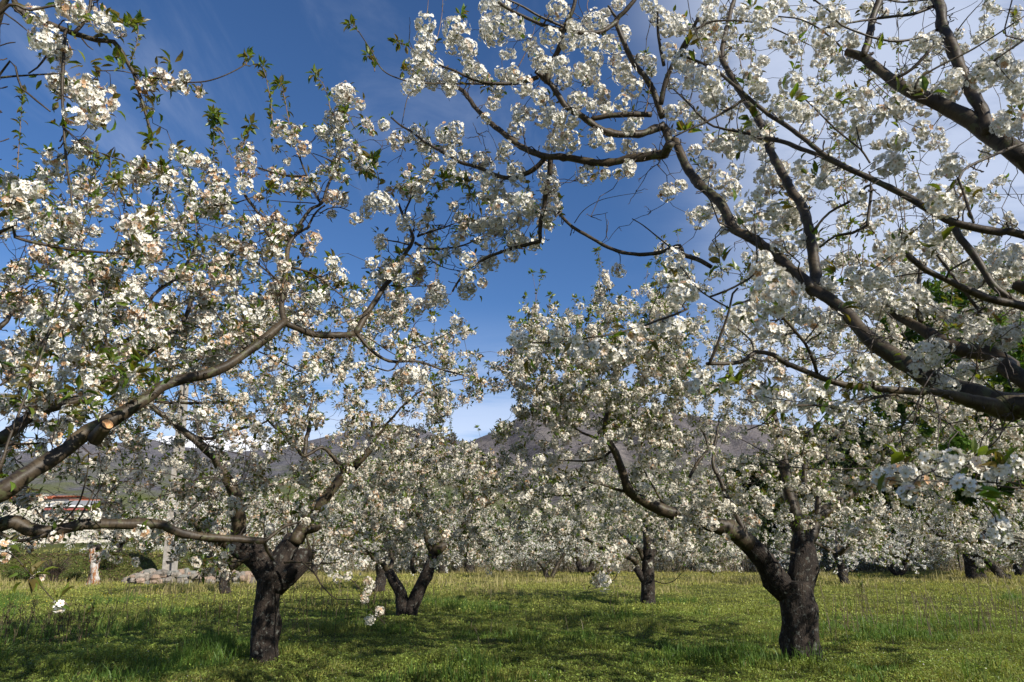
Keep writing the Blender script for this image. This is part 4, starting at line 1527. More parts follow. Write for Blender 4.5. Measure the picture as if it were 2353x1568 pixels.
def poly_fill(t, poly, n, Y0, Y1, cr, leaves, bf=.3, along=.3, fr=.0165, st=1.6, llen=.055):
    A = poly_points(poly, n, Y0, Y1)
    k0 = len(t.tw)
    tips = t.grow(A, bf=bf, up=.4)
    for p, d in zip(A, tips):
        t.cluster(p, rng.uniform(*cr), d, rng.uniform(1, st), leaves=leaves, fr=fr, llen=llen)
    for (Q, R_) in t.tw[k0:]:
        for q in range(2, len(Q)-1):
            if rng.random() < along:
                t.cluster(Q[q]+rng.standard_normal(3)*.012, rng.uniform(cr[0]*.75, cr[1]*.8), Q[q+1]-Q[q], rng.uniform(1, st), leaves=leaves, fr=fr, llen=llen)
    return A


poly_fill(T1, POLY1, 190, 4.3, 6.0, (.042, .06), .45, along=.26, st=2.0)
poly_fill(T1, [(950, 60), (1100, 30), (1560, 0), (1560, 300), (1480, 420), (1300, 330), (1150, 300), (980, 200)], 40, 3.9, 4.6, (.04, .055), .25, along=.1, st=1.8)
poly_fill(T1, [(1150, 430), (1290, 440), (1270, 560), (1060, 680), (1040, 560)], 16, 4.8, 5.3, (.038, .05), .6, along=.1, st=1.5)
poly_fill(T1, [(2000, 620), (2353, 560), (2353, 900), (2150, 880), (2020, 800)], 24, 3.3, 4.6, (.04, .055), .5, along=.15)


def shoots(t, spec_list, Y, leafy=.8, fl=0., llen=.05, **k):
    for s in spec_list:
        tile, x0, y0, x1, y1 = s[:5]
        ox, oy, sc = TILE[str(tile)]
        a = at(ox+x0*sc, oy+y0*sc, Y)
        b = at(ox+x1*sc, oy+y1*sc, Y+rng.normal(0, .04))
        t.shoot(a, b, leafy=leafy, fl=fl, llen=llen, **k)


shoots(T1, [(2, 590, 130, 612, -40), (2, 640, 360, 708, -20), (2, 1210, 460, 1335, 150), (3, 170, 330, 185, 210), (3, 260, 330, 250, 200), (2, 1690, 80, 1700, -30), (2, 2070, 760, 2110, 480), (2, 1675, 660, 1672, 560)], 4.1, .4, llen=.03)
shoots(T1, [(3, 465, 500, 405, 170), (3, 515, 450, 510, 250), (3, 860, 480, 945, 150), (3, 1110, 790, 1120, 480), (3, 945, 960, 1010, 560), (3, 1550, 560, 1520, 310), (3, 1450, 650, 1290, 470), (3, 1180, 1420, 1185, 960), (3, 1560, 1560, 1545, 1130), (3, 1660, 1220, 1560, 1000), (3, 2200, 900, 2280, 740), (3, 2250, 380, 2290, 120), (3, 2290, 760, 2260, 600), (3, 1090, 1160, 1065, 880), (6, 1120, 340, 1110, 100), (6, 1190, 320, 1200, 0), (6, 1280, 330, 1290, 60)], 4.3, .7, llen=.04)
shoots(T1, [(2, 250, 480, 210, 375), (2, 420, 520, 440, 480), (2, 500, 330, 410, 290), (2, 800, 150, 830, 105), (2, 140, 215, 90, 170)], 3.9, 1., llen=.06)
for (tile, x, y, Y, n) in [(3, 90, 320, 3.0, 5), (3, 510, 580, 3.1, 4), (3, 520, 60, 3.5, 5), (3, 800, 480, 3.1, 5), (3, 790, 690, 3.0, 7), (3, 530, 810, 2.9, 8), (3, 1360, 340, 3.2, 9), (3, 1700, 640, 2.6, 4), (3, 1500, 640, 3.1, 5), (3, 80, 900, 3.6, 9), (6, 1800, 130, 2.7, 4), (6, 330, 270, 2.7, 8), (6, 1100, 340, 3.1, 6), (6, 1720, 440, 3.5, 7), (6, 1850, 700, 3.2, 7), (6, 1110, 570, 3.0, 5), (6, 420, 1080, 2.5, 8), (2, 1000, 590, 4.0, 7), (2, 2330, 890, 4.0, 9), (6, 640, 520, 2.3, 3), (6, 960, 90, 3.4, 7), (6, 2060, 1060, 3.0, 5), (6, 980, 1300, 2.7, 6), (6, 120, 1040, 2.6, 4), (9, 2200, 140, 2.1, 3), (9, 1440, 120, 2.1, 3)]:
    ox, oy, sc = TILE[str(tile)]
    T1.lf.append((at(ox+x*sc, oy+y*sc, Y), np.array([rng.normal(0, .5), -.3, .4]), n, .07, .015))
# unseen rest of this crown, over the viewer's right shoulder, added to shade the boughs
A = crown_points((3.6, 2.4), 3.3, 5.2, 2.0, 1100, hole=False)
q_ = proj(A)
A = A[(A[:, 1] < .6) | (q_[:, 0] > 2480) | (q_[:, 1] < -120)][:720]
A = A[np.linalg.norm(A-np.array([0, 0, CAM_H]), axis=1) > 1.4]
for p_, d_ in zip(A, T1.grow(A, bf=.35)):
    T1.cluster(p_, rng.uniform(.05, .075), d_, 1.3, n=22, leaves=1., fr=.03)
T1.freeze()
T1.bare(poly_points(POLY1, 110, 3.2, 5.2, False))
T1.bare(poly_points([(900, 100), (1500, 0), (1560, 300), (1500, 560), (1250, 600), (1100, 420)], 60, 3.9, 4.9, False))
T1.bare(poly_points([(1600, 760), (2353, 700), (2353, 1080), (1700, 1080)], 60, 2.7, 3.8, False))
T1.spurs(420)
T1.build('cherry_tree', (b1[0], b1[1], float(ground_z(b1[0], b1[1]))), 'big near cherry tree whose thick dark boughs reach in from the right edge overhead', 'cherry tree', G_NEAR, top=100)

# ================================================================== the near left-hand tree
T2 = Tree(0, .24, .38)
F2 = np.array([-4.3, 4.3, 1.35])
b2 = np.array([-4.45, 4.3, float(ground_z(-4.45, 4.3))-.05])
T2.add_limb([b2, b2+[0, 0, .25], (b2+F2)/2+[.05, 0, .1], F2], [.28, .22, .2, .2], trunk=True, ns=20, bump=.06)
T2.traced('7:0,290 70,250 150,200 220,155 300,100 380,50 450,5 4:500,1460 600,1395 700,1350 800,1290 900,1225 1000,1165 1080,1095 1200,1045 1350,1005 1500,955 1650,865 1780,770 1860,710 1925,655', 130, 52, 3.7, 4.5, pre=[F2, (-3.6, 4.0, 1.5)], wpre=[.12, .11])
T2.traced('4:1905,660 1895,560 1905,460 1915,380 1930,250 1945,130 1985,60 2030,0 1:2000,1520 2090,1410 2160,1370 2205,1250 2260,1130 2290,1045', 44, 14, 4.5, 4.9, base=2.4)
T2.traced('1:2160,1370 2100,1260 2050,1150 2000,1020 1950,910', 18, 10, 4.75, 4.8, base=3.)
T2.traced('1:1980,1560 1900,1550 1780,1480 1700,1400 1640,1310', 12, 24, 4.7, 4.6, base=3.)
T2.traced('4:1925,100 2000,60 2080,10 1:2060,1540 2130,1420 2180,1380', 20, 14, 4.7, 4.8, base=3.)
T2.traced('4:1890,180 1840,110 1750,0 1:1700,1480', 22, 26, 4.6, 4.6, base=3.)
T2.traced('1:2060,1190 1950,1185 1850,1165 1740,1125', 20, 12, 4.8, 4.8, base=3.2)
T2.traced('1:2250,1090 2180,1060 2100,1030', 9, 6, 4.85, 4.8, base=3.4)
T2.traced('1:2230,1170 2150,1090 2090,1030', 9, 6, 4.85, 4.9, base=3.4)
T2.traced('1:2120,1370 1980,1360 1800,1345', 9, 5, 4.8, 4.9, base=3.3)
T2.traced('1:2150,1440 2200,1405 2280,1395 2353,1420', 10, 6, 4.9, 5.0, base=3.3)
T2.traced('1:1440,1390 1560,1370 1660,1340 1740,1310', 11, 8, 4.6, 4.7, base=3.3)
T2.traced('4:1925,670 2000,700 2100,735 2200,746 2353,746 5:60,745 120,732', 46, 46, 4.5, 4.9, base=2.4)
T2.traced('5:130,735 175,655 230,560 300,450 370,340 440,220 495,130 510,85 475,0 2:445,1450 415,1370', 50, 18, 4.9, 5.2, base=3.2)
T2.traced('5:535,80 600,55 700,25 780,-5', 18, 9, 5.1, 5.2, base=4.)
T2.traced('5:520,120 580,150 650,162 760,158 870,130 990,70', 20, 9, 5.1, 5.3, base=4.)
T2.traced('5:480,135 410,115 330,103', 13, 9, 5.1, 5.0, base=4.)
T2.traced('5:360,405 480,412 600,412 720,410', 12, 7, 5.0, 5.2, base=3.8)
T2.traced('5:220,580 130,620 0,670', 10, 6, 4.9, 4.7, base=3.6)
T2.traced('5:450,240 380,270 270,285 160,290', 10, 6, 5.0, 4.9, base=3.8)
T2.traced('5:600,210 660,260 740,295 830,310', 9, 5, 5.1, 5.2, base=4.2)
T2.traced('2:500,1560 510,1500 450,1450 490,1330', 12, 16, 5.2, 5.2, base=4.)
T2.traced('5:130,745 200,820 290,890 380,920 550,925 700,972 850,1010', 28, 10, 4.9, 5.2, base=3.3)
T2.traced('5:160,735 300,820 450,910 520,930', 9, 6, 5.0, 5.1, base=3.4)
T2.traced('5:400,930 380,970 340,985 200,940', 14, 8, 5.0, 4.9, base=3.5)
T2.traced('5:480,840 600,800 700,750 770,710', 9, 6, 5.1, 5.2, base=3.9)
T2.traced('4:1640,830 1560,730 1470,625', 20, 11, 4.4, 4.5, base=2.2)
T2.traced('4:1720,740 1620,640 1600,600', 14, 9, 4.5, 4.6, base=2.3)
T2.traced('4:1880,390 1780,300 1680,220 1620,190', 16, 9, 4.6, 4.7, base=2.8)
T2.traced('4:1950,285 2050,310 2150,360 2250,440 2330,500', 16, 9, 4.7, 4.8, base=2.8)
T2.traced('4:1740,850 1850,900 1980,965 2120,1040', 12, 8, 4.4, 4.7, base=2.3)
# second bough behind
T2.traced('4:0,1430 120,1340 250,1250 400,1210 550,1170 700,1060 800,990 960,880 1100,790 1200,690 1260,580 1290,480', 88, 26, 4.6, 5.6, pre=[F2+[0, .1, 0]], wpre=[.10])
T2.traced('4:720,1060 705,960 695,880 700,830', 66, 60, 4.9, 4.9, base=1.5)
T2.traced('4:705,840 800,810 880,770 960,745', 38, 24, 4.9, 5.1, base=1.8)
T2.traced('4:720,830 700,720 660,600 630,450 600,250', 24, 12, 4.9, 5.2, base=1.9)
T2.traced('4:760,790 740,640 720,540 740,330', 20, 10, 5.0, 5.3, base=1.9)
T2.traced('4:690,890 640,850 610,810', 16, 10, 4.9, 4.8, base=1.7)
T2.traced('4:790,1010 820,900 900,680', 14, 8, 5.0, 5.1, base=2.)
T2.traced('4:1010,520 1030,480 1110,410 1200,330 1280,210 1330,80', 26, 12, 5.2, 5.5, base=2.5)
T2.traced('4:1180,700 1100,560 1010,520', 20, 26, 5.3, 5.2, base=2.4)
T2.traced('4:0,680 80,590 150,520', 36, 26, 4.2, 4.3, pre=[(-3.6, 4.2, 2.6)], wpre=[.04], base=1.6)
T2.traced('4:0,1480 150,1475 310,1465', 22, 12, 4.6, 4.7, base=1.5)
# low bough
T2.traced('7:0,515 60,490 110,488 190,535 300,548 420,528 560,496 700,492 850,497 1000,493 1100,505 1200,550 1350,582 1500,592 1650,604 1780,612', 96, 44, 4.0, 4.7, pre=[F2, (-3.5, 4.1, 1.45)], wpre=[.10, .09])
T2.traced('7:1780,612 1850,560 1920,515 2010,490', 30, 16, 4.7, 4.9, base=3.)
T2.traced('7:1780,612 1800,690 1840,740', 26, 18, 4.7, 4.9, base=3.)
T2.traced('7:0,560 50,590 130,610 240,590 320,560', 30, 24, 4.0, 4.1, base=2.)
T2.traced('7:520,480 580,380 650,230', 16, 7, 4.2, 4.4, base=2.5)
T2.traced('7:390,510 480,420 540,330 590,150 595,20', 16, 8, 4.1, 4.0, base=2.5)
T2.traced('7:310,490 260,430 215,370', 14, 9, 4.1, 4.1, base=2.4)
T2.traced('7:1780,590 1775,500 1785,410', 9, 6, 4.7, 4.7, base=3.1)
T2.traced('7:70,700 140,760 200,830 280,920 370,1025', 11, 6, 3.0, 3.0, pre=[at(-60, 1230, 3.1)], wpre=[.008], base=2.)
# thin twigs close to the lens, top left
pre2 = [(-3.2, 3.9, 3.1), (-2.7, 3.3, 3.35)]
T2.traced('1:0,60 120,80 290,140 400,190 500,230 650,270 770,275 810,320 850,400 900,490 920,570 950,680 990,800 1020,905', 52, 16, 2.8, 3.1, pre=[(-4.2, 4.2, 2.4), (-3.0, 3.4, 3.1)], wpre=[.05, .035])
T2.traced('1:900,490 1000,520 1150,545 1300,557 1420,540 1550,490 1655,432', 15, 8, 3.0, 3.1, base=3.)
T2.traced('1:500,220 560,155 600,50 612,-40', 26, 20, 2.85, 2.85, base=2.5)
T2.traced('1:450,200 430,340 420,500 420,700 432,850 442,1000 455,1150 472,1250 482,1380', 26, 14, 2.8, 2.9, base=2.5)
T2.traced('1:0,505 150,600 250,680 340,750', 17, 11, 2.75, 2.8, pre=[(-3.0, 3.2, 2.6)], wpre=[.012], base=2.5)
T2.traced('1:0,520 100,510 200,505 420,498', 17, 10, 2.75, 2.8, base=2.5)
T2.traced('1:0,85 200,62 380,30', 22, 16, 2.6, 2.65, pre=[(-2.8, 2.9, 3.4)], wpre=[.02], base=2.5)
T2.traced('1:30,90 100,140 180,205', 14, 8, 2.6, 2.6, base=2.6)
T2.traced('1:315,375 250,455 190,495', 16, 10, 2.75, 2.75, base=2.6)
T2.traced('1:550,260 590,310 625,335', 12, 8, 2.9, 2.9, base=2.6)
T2.traced('1:640,478 770,475 880,490', 8, 8, 2.95, 3.0, base=2.6)
T2.traced('1:430,860 500,920 560,970', 10, 7, 2.85, 2.85, base=2.7)
T2.traced('4:0,55 100,85 200,110 400,150 600,175 850,197', 26, 14, 2.9, 3.1, pre=[(-3.0, 3.3, 2.35)], wpre=[.016], base=2.2)
T2.traced('4:30,1540 130,1260 250,950 340,690 400,450 420,250', 22, 9, 3.3, 3.6, pre=[at(-10, 1080, 3.3)], wpre=[.016], base=2.2)
T2.traced('4:0,1080 150,950 280,800 470,440', 16, 7, 3.6, 3.9, base=2.2)

C2 = '''1:320,260,190 390,330,160 280,300,140 380,400,115 240,110,130 470,50,180 520,90,120 670,100,140 700,180,115 800,210,90 400,560,150 450,600,160 560,580,160 590,660,180 700,680,170 650,760,140
500,780,130 620,820,105 590,980,110 550,1030,90 490,990,85 1010,560,105 1060,490,95 1130,560,105 1220,590,105 960,580,90 1240,510,80 1340,620,50 740,590,70 990,720,85 1180,1030,100 1240,1060,100
1300,1080,100 1360,1090,95 1400,1120,95 1420,1190,105 1480,1180,95 1440,1260,105 1500,1280,95 1470,1350,95 990,1140,125 1650,1010,110 1640,1080,110 1650,1160,120 1640,1250,110 1680,1090,95 1870,870,110
1930,880,110 1960,930,95 2040,1000,105 2230,800,105 2270,840,105 2190,910,85 2280,760,95 2320,620,120 340,1060,115 380,1130,115 300,1200,95 80,1240,125 140,1280,125 100,1380,140 160,1420,125
270,1400,115 260,1280,105 570,1150,80 650,1380,85 460,1440,115 500,1500,115 900,1500,130 850,1530,115 960,1460,95 1110,1490,120 1060,1500,95 1170,1520,95 2240,1330,110 2300,1340,95 1850,1240,85
1980,1240,95 2060,1230,85 1840,1170,85 1740,1330,65 1720,1500,110 1860,1470,85 2230,1440,65
4:470,330,150 520,420,130 560,480,110 430,260,110 1430,230,130 1330,600,140 1380,640,120 930,650,130 850,600,120 970,120,130 1020,180,110 880,60,120 1700,300,110 1640,170,110 580,680,110 620,400,60 250,1020,100
2280,340,110 2240,260,100 2110,90,100 2070,170,100 1820,930,115 1850,1060,110 2000,1140,110 2100,990,110 1560,1400,110 1350,1270,110
5:290,110,95 620,520,95 690,510,105 540,240,115 570,190,85 230,260,85 110,500,120 340,290,95 460,370,85 420,480,85 2:480,1280,120 540,1270,100 750,1190,100 840,1200,100 20,640,120 60,660,110 150,700,80 20,800,90 310,840,80 190,820,60 400,950,120
5:820,680,110 490,1010,140 540,1000,120 430,1030,110 450,870,110 330,790,90 600,820,90
7:210,350,110 160,350,80 270,340,80 640,440,80 370,590,90 950,560,110 1030,550,90 880,570,90 1520,600,60 390,1050,90 240,870,50 30,640,90 20,720,80'''
place_clusters(T2, C2, jit=.12, leaves=1.1)
PL_A = [(0, 395), (120, 375), (250, 405), (330, 360), (420, 385), (470, 455), (560, 430), (640, 490), (690, 560), (640, 640), (760, 640), (800, 700), (640, 760), (500, 850), (380, 930), (300, 1000), (0, 1080)]
poly_fill(T2, PL_A, 430, 4.2, 6.6, (.038, .06), 1.35, along=.24, bf=.25)
poly_fill(T2, [(0, 700), (330, 660), (420, 760), (330, 900), (0, 980)], 90, 3.4, 4.2, (.03, .045), 1., along=.08)
PL_B = [(720, 300), (830, 280), (960, 310), (1080, 330), (1200, 420), (1270, 500), (1200, 560), (1100, 600), (1060, 690), (980, 740), (880, 720), (830, 640), (900, 560), (960, 480), (860, 420), (740, 420)]
poly_fill(T2, PL_B, 100, 4.8, 5.7, (.035, .052), 1.2, along=.15)
poly_fill(T2, [(620, 300), (800, 270), (760, 420), (640, 470)], 14, 4.6, 5.2, (.03, .045), .9, along=.1)
# leafy tufts among the boughs
for (u, v, Y, n) in [(420, 560, 4.2, 9), (445, 575, 4.2, 9), (430, 600, 4.2, 9), (470, 560, 4.3, 8), (255, 840, 3.2, 9), (300, 860, 3.2, 9), (330, 835, 3.2, 8), (270, 880, 3.2, 8), (200, 940, 3.2, 9), (180, 905, 3.2, 9), (250, 915, 3.3, 9), (160, 960, 3.2, 8), (360, 890, 3.8, 8), (350, 865, 3.8, 8), (80, 865, 3.1, 8), (60, 930, 3.2, 8), (15, 700, 3.3, 9), (20, 1100, 3.4, 8), (185, 1070, 3.6, 6), (385, 730, 4.0, 6), (375, 750, 4.0, 6), (5, 430, 2.8, 5), (145, 600, 3.2, 6), (100, 640, 3.3, 6), (720, 640, 4.8, 8), (765, 600, 4.8, 8), (60, 1330, 3.0, 8), (60, 1310, 3.0, 4), (345, 330, 3.1, 9), (355, 320, 3.1, 8), (280, 50, 2.9, 6), (290, 60, 2.9, 6), (300, 60, 3., 6), (270, 150, 3.0, 9), (285, 160, 3.0, 8), (395, 150, 3.0, 6), (200, 150, 2.8, 6), (150, 300, 2.9, 7), (360, 250, 3.0, 3), (245, 310, 2.9, 4), (130, 290, 2.9, 6)]:
    T2.lf.append((at(u, v, Y), np.array([rng.normal(0, .4), -.3, .2]), n, .068, .02))
shoots(T2, [(1, 115, 1140, 150, 640), (1, 1430, 1090, 1425, 770), (1, 1560, 1060, 1440, 820), (1, 1640, 960, 1680, 840), (1, 1830, 810, 1765, 440), (1, 1945, 840, 1880, 570), (1, 2220, 740, 2115, 500), (1, 870, 420, 930, 160), (1, 1655, 440, 1675, 390), (1, 1090, 1420, 1100, 1130), (1, 1000, 1420, 1100, 1180), (1, 1320, 1560, 1240, 1290), (1, 620, 1330, 640, 1070), (1, 700, 1220, 740, 1070), (1, 830, 1420, 780, 1220), (1, 1420, 770, 1440, 770), (1, 2030, 1450, 2025, 1300), (1, 1800, 1400, 1805, 1280), (2, 110, 1100, 180, 1150), (2, 270, 1300, 230, 1080), (2, 120, 870, 60, 760), (2, 600, 1400, 720, 1210), (2, 960, 1400, 850, 1230)], 4.6, 1., llen=.072)
shoots(T2, [(4, 600, 480, 600, 240), (4, 1050, 260, 1010, 50), (4, 880, 420, 930, 180), (4, 730, 700, 720, 400), (4, 1240, 80, 1280, -60), (4, 1130, 380, 1200, 120), (4, 1500, 470, 1540, 250), (4, 2000, 680, 2080, 360), (5, 60, 620, 20, 420), (4, 330, 620, 400, 420), (5, 440, 260, 430, 200)], 4.9, 1., fl=.3, llen=.066)
T2.bare(poly_points(PL_A, 200, 3.6, 6.0, False))
T2.bare(poly_points(PL_B, 60, 4.7, 5.6, False))
T2.bare(poly_points([(0, 980), (420, 900), (620, 1000), (560, 1150), (0, 1180)], 60, 3.8, 5.2, False))
T2.spurs(380)
root2 = T2.build('cherry_tree', (b2[0], b2[1], float(ground_z(b2[0], b2[1]))), 'near cherry tree whose smooth pale bough rises out of the left edge', 'cherry tree', G_NEAR, top=100)
# a freshly sawn branch stub on the long bough, its cut face pale orange
pa, pb = at(223, 1003, 3.92), at(244, 978, 3.86)
dv = norm(pb-pa)
V, Q, B, Tr = tube(catmull(np.array([pa-dv*.03, pa, (pa+pb)/2, pb]), .012), np.linspace(.042, .034, len(catmull(np.array([pa-dv*.03, pa, (pa+pb)/2, pb]), .012))), 14, .05, 3)
stub = mesh('sawn_stub', V, Q, M['limb'], root2, T=Tr, bk=B)
un = norm(np.cross(dv, [0, 0, 1.]))
wn = np.cross(un, dv)
an = np.arange(14)/14*2*pi
Vc = np.vstack([pb+dv*.016+.031*(np.cos(an)[:, None]*un+np.sin(an)[:, None]*wn), pb+dv*.020])
fresh = simple_noise_mat('fresh_cut_wood', [(.35, (.50, .24, .10)), (.65, (.66, .38, .19))], 60, .8, .2)
cf = mesh('cut_face', Vc, None, fresh, root2, T=np.array([(k, (k+1) % 14, 14) for k in range(14)]))
cf['label'] = 'pale orange freshly sawn face'


# ================================================================== mid-distance trees traced from the picture
def base_of(u, v, Y):
    p = at(u, v, Y)
    return np.array([p[0], Y, float(ground_z(p[0], Y))])


# left middle tree, stout black trunk
Y3 = 10.1
T3 = Tree(1, .24, .35)
b3 = base_of(607, 1500, Y3)


def q3(u, v, Y):
    return at(u, v, Y)


f3 = q3(628, 1312, Y3)
T3.add_limb([b3-[0, 0, .1], b3+[0, 0, .08], q3(608, 1440, Y3), q3(616, 1370, Y3), f3], [.205, .185, .168, .172, .205], trunk=True, ns=44, bump=.045, step=.035, knobs=2)
T3.add_limb([f3+[0, 0, -.12], q3(598, 1285, Y3), q3(560, 1262, Y3-.1), q3(535, 1248, Y3-.2)], [.19, .19, .15, .13], trunk=True, ns=16, bump=.045)
T3.add_limb([q3(630, 1345, Y3), q3(662, 1322, Y3), q3(690, 1298, Y3), q3(700, 1270, Y3+.1)], [.17, .14, .13, .12], trunk=True, ns=14, bump=.045)
T3.add_limb([f3+[0, 0, -.1], q3(655, 1270, Y3+.1), q3(672, 1240, Y3+.3)], [.2, .15, .13], trunk=True, ns=14, bump=.045)
T3.traced('A:960,1240 900,1215 820,1190 740,1130 700,1085', 100, 50, Y3-.2, Y3-.5, base=1.4)
T3.traced('A:1080,1330 1040,1250 1030,1150 1020,1020 1000,900 985,850 900,705 850,610 700,480 560,370 400,245 330,160', 110, 26, Y3+.1, Y3-.9, base=1.4)
T3.traced('A:720,470 830,470 950,430 1100,380 1240,330 1330,180', 26, 10, Y3-.5, Y3-.8, base=3.)
T3.traced('A:1000,200 880,205 760,210 600,208 430,200 330,190', 26, 18, Y3-1., Y3-1.1, base=3.4)
T3.traced('A:1440,1240 1480,1160 1600,1130 1680,1060', 100, 30, Y3+.1, Y3+.4, base=1.4)
T3.traced('A:1450,1230 1520,1080 1640,940 1730,830 1800,740 1870,680 1940,600 2000,530 2025,440 2015,350', 105, 34, Y3+.2, Y3+.2, base=1.4)
T3.traced('D:850,1022 880,985 908,952 936,925 965,902 1015,882 1060,872', 20, 8, Y3+.2, Y3, base=3.4)
T3.traced('A:1820,760 1750,640 1640,540 1500,600 1420,490 1340,420 1235,340', 34, 14, Y3+.2, Y3-.6, base=2.6)
T3.traced('A:1500,600 1540,400 1540,310 1580,100', 36, 14, Y3, Y3+.2, base=3.2)
T3.traced('A:1100,1350 1000,1380 880,1390 760,1360', 26, 10, Y3-.5, Y3-.9, base=1.6)
T3.traced('A:1360,1380 1500,1385 1680,1390 1800,1375', 18, 8, Y3-.3, Y3-.9, base=1.6)
T3.traced('7:2030,750 2120,840 2170,920 2260,1000 2353,1005', 15, 7, Y3-.6, Y3-1.2, base=1.6)
T3.traced('8:30,850 120,900 200,1040 320,1170', 9, 4, Y3-1.0, Y3-1.2, base=2.6)
pts = crown_points((b3[0]+.15, Y3), 3.5, 5.1, 1.35, 1250)
fill_crown(T3, pts, 3.5, .017,   .15, None, 1.9, (.044, .070), .26, None, .068)
place_far = [(740, 1245, 9.4), (765, 1270, 9.3), (780, 1300, 9.2), (730, 1290, 9.4), (845, 1335, 9.0), (852, 1345, 9.0), (838, 1378, 8.9), (850, 1425, 8.8), (872, 1405, 8.8), (775, 1330, 9.2), (755, 1310, 9.3), (836, 1300, 9.0), (845, 1360, 9.0), (800, 1325, 9.1)]
A = np.array([at(u, v, y) for u, v, y in place_far])
for p, d in zip(A, T3.grow(A, bf=.2)):
    T3.cluster(p, .062, d, 1.1, leaves=.4)
T3.bare(crown_points((b3[0]+.15, Y3-.6), 3.0, 4.6, 1.35, 150))
T3.build('cherry_tree', b3, 'stout black-trunked cherry tree left of centre, its low crown in full bloom', 'cherry tree', G_NEAR, top=100)

# right middle tree
Y6 = 10.1
T6 = Tree(1, .10, .35)
b6 = base_of(1842, 1502, Y6)
f6 = q3(1822, 1338, Y6)
T6.add_limb([b6-[0, 0, .1], b6+[0, 0, .10], q3(1838, 1440, Y6), q3(1830, 1385, Y6), f6], [.275, .245, .222, .22, .222], trunk=True, ns=48, bump=.045, step=.035, knobs=2)
T6.add_limb([q3(1812, 1360, Y6), q3(1784, 1330, Y6), q3(1757, 1290, Y6-.05), q3(1722, 1252, Y6-.1), q3(1690, 1226, Y6-.15)], [.185, .165, .148, .13, .105], trunk=True, ns=18, bump=.045, knobs=2)
T6.add_limb([f6+[.06, 0, -.1], q3(1846, 1300, Y6), q3(1850, 1262, Y6), q3(1842, 1225, Y6+.05)], [.195, .175, .145, .108], trunk=True, ns=18, bump=.045, knobs=2)
T6.traced('D:1725,1254 1690,1226 1634,1205 1583,1184 1549,1180 1524,1172 1493,1158 1459,1137 1438,1117 1428,1086 1412,1042 1396,1012 1390,985 1396,950', 135, 30, Y6-.15, Y6-.9, base=2.)
T6.traced('B:1160,910 1060,880 960,850 860,825 830,800 790,740', 26, 12, Y6-.5, Y6-.9, base=2.6)
T6.traced('B:860,850 820,890 760,915 680,915 600,900 480,860', 16, 8, Y6-.8, Y6-1., base=3.)
T6.traced('B:1390,990 1395,1060', 50, 46, Y6-.3, Y6-.35, base=2., node=False)
T6.traced('B:1350,980 1300,900 1250,820 1200,720', 18, 8, Y6-.35, Y6-.5, base=2.4)
T6.traced('B:1010,640 920,690 800,700 640,690', 20, 8, Y6-.7, Y6-1., base=3.)
T6.traced('B:960,570 860,530 760,480 660,440', 24, 9, Y6-.8, Y6-.6, base=3.2)
T6.traced('B:1500,800 1560,700 1615,620 1600,540 1560,470', 26, 16, Y6+.3, Y6+.4, base=3.)
T6.traced('D:1722,1252 1700,1200 1660,1120 1640,1060 1650,980', 44, 18, Y6+.2, Y6+.8, base=2.)
T6.traced('C:530,1300 515,1200 535,1130 480,960 440,760 400,520 340,300 290,120', 128, 30, Y6+.1, Y6+.2, base=1.8)
T6.traced('C:540,800 560,620 565,400', 44, 38, Y6+.2, Y6+.3, base=2.4)
T6.traced('C:590,1330 570,1260 610,1100 640,980 655,880 660,820', 90, 40, Y6+.1, Y6+.4, base=1.8)
T6.traced('C:630,985 720,940 830,865 960,760 1100,640 1250,520', 80, 16, Y6+.3, Y6+.9, base=2.)
T6.traced('C:660,820 700,600 800,400 900,200', 36, 18, Y6+.4, Y6+1.2, base=2.4)
T6.traced('C:480,1240 400,1235 350,1190', 16, 8, Y6-.3, Y6-.5, base=2.)
pts = crown_points((b6[0]+.15, Y6+.1), 4.1, 5.6, 1.40, 1750)
pts = np.vstack([pts, poly_points([(1180, 760), (1330, 700), (1560, 700), (1600, 1000), (1300, 1010), (1185, 900)], 330, 7.6, 10.2)])
fill_crown(T6, pts, 4.0, .017, .13, None, 1.9, (.047, .074), .27, None, .066)
T6.bare(crown_points((b6[0]+.15, Y6-.8), 3.3, 4.8, 1.35, 170))
T6.build('cherry_tree', b6, 'forked old cherry tree with a thick dark trunk standing right of centre on the grass', 'cherry tree', G_NEAR, top=100)

# tree of two leaning stems left of the middle
Y4 = 16.4
T4 = Tree(1, .18, .3)
b4 = base_of(930, 1418, Y4)
T4.add_limb([b4-[.05, 0, .1], b4+[-.05, 0, .15], at(922, 1365, Y4), at(905, 1335, Y4), at(892, 1312, Y4)], [.175, .15, .13, .125, .10], trunk=True, ns=16, bump=.045)
T4.add_limb([b4+[.1, 0, -.1], b4+[.14, 0, .15], at(965, 1352, Y4), at(985, 1310, Y4), at(996, 1270, Y4)], [.19, .165, .14, .13, .12], trunk=True, ns=16, bump=.045)
T4.traced('8:650,690 690,650 740,610 790,575 850,520 900,400 940,290 990,200 1000,120', 88, 20, Y4, Y4+.6, base=1.4)
T4.traced('8:640,690 600,610 585,540 540,440 490,350 520,270', 46, 20, Y4, Y4-.4, base=1.4)
T4.traced('8:340,810 300,760 250,700 150,640', 40, 14, Y4, Y4-.5, base=1.)
T4.traced('8:350,820 370,740 350,640 380,520', 36, 14, Y4, Y4+.5, base=1.)
T4.traced('8:740,610 860,590 960,560 1060,500', 34, 12, Y4+.2, Y4-.3, base=1.6)
T4.traced('8:520,830 500,760 520,690 560,640', 34, 24, Y4+.6, Y4+.6, base=1.)
pts = crown_points((b4[0]+.15, Y4+.2), 2.5, 4.0, 1.2, 850)
fill_crown(T4, pts, 2.5, .019, .10, None, 1.2, (.055, .085), .32, 28, .075)
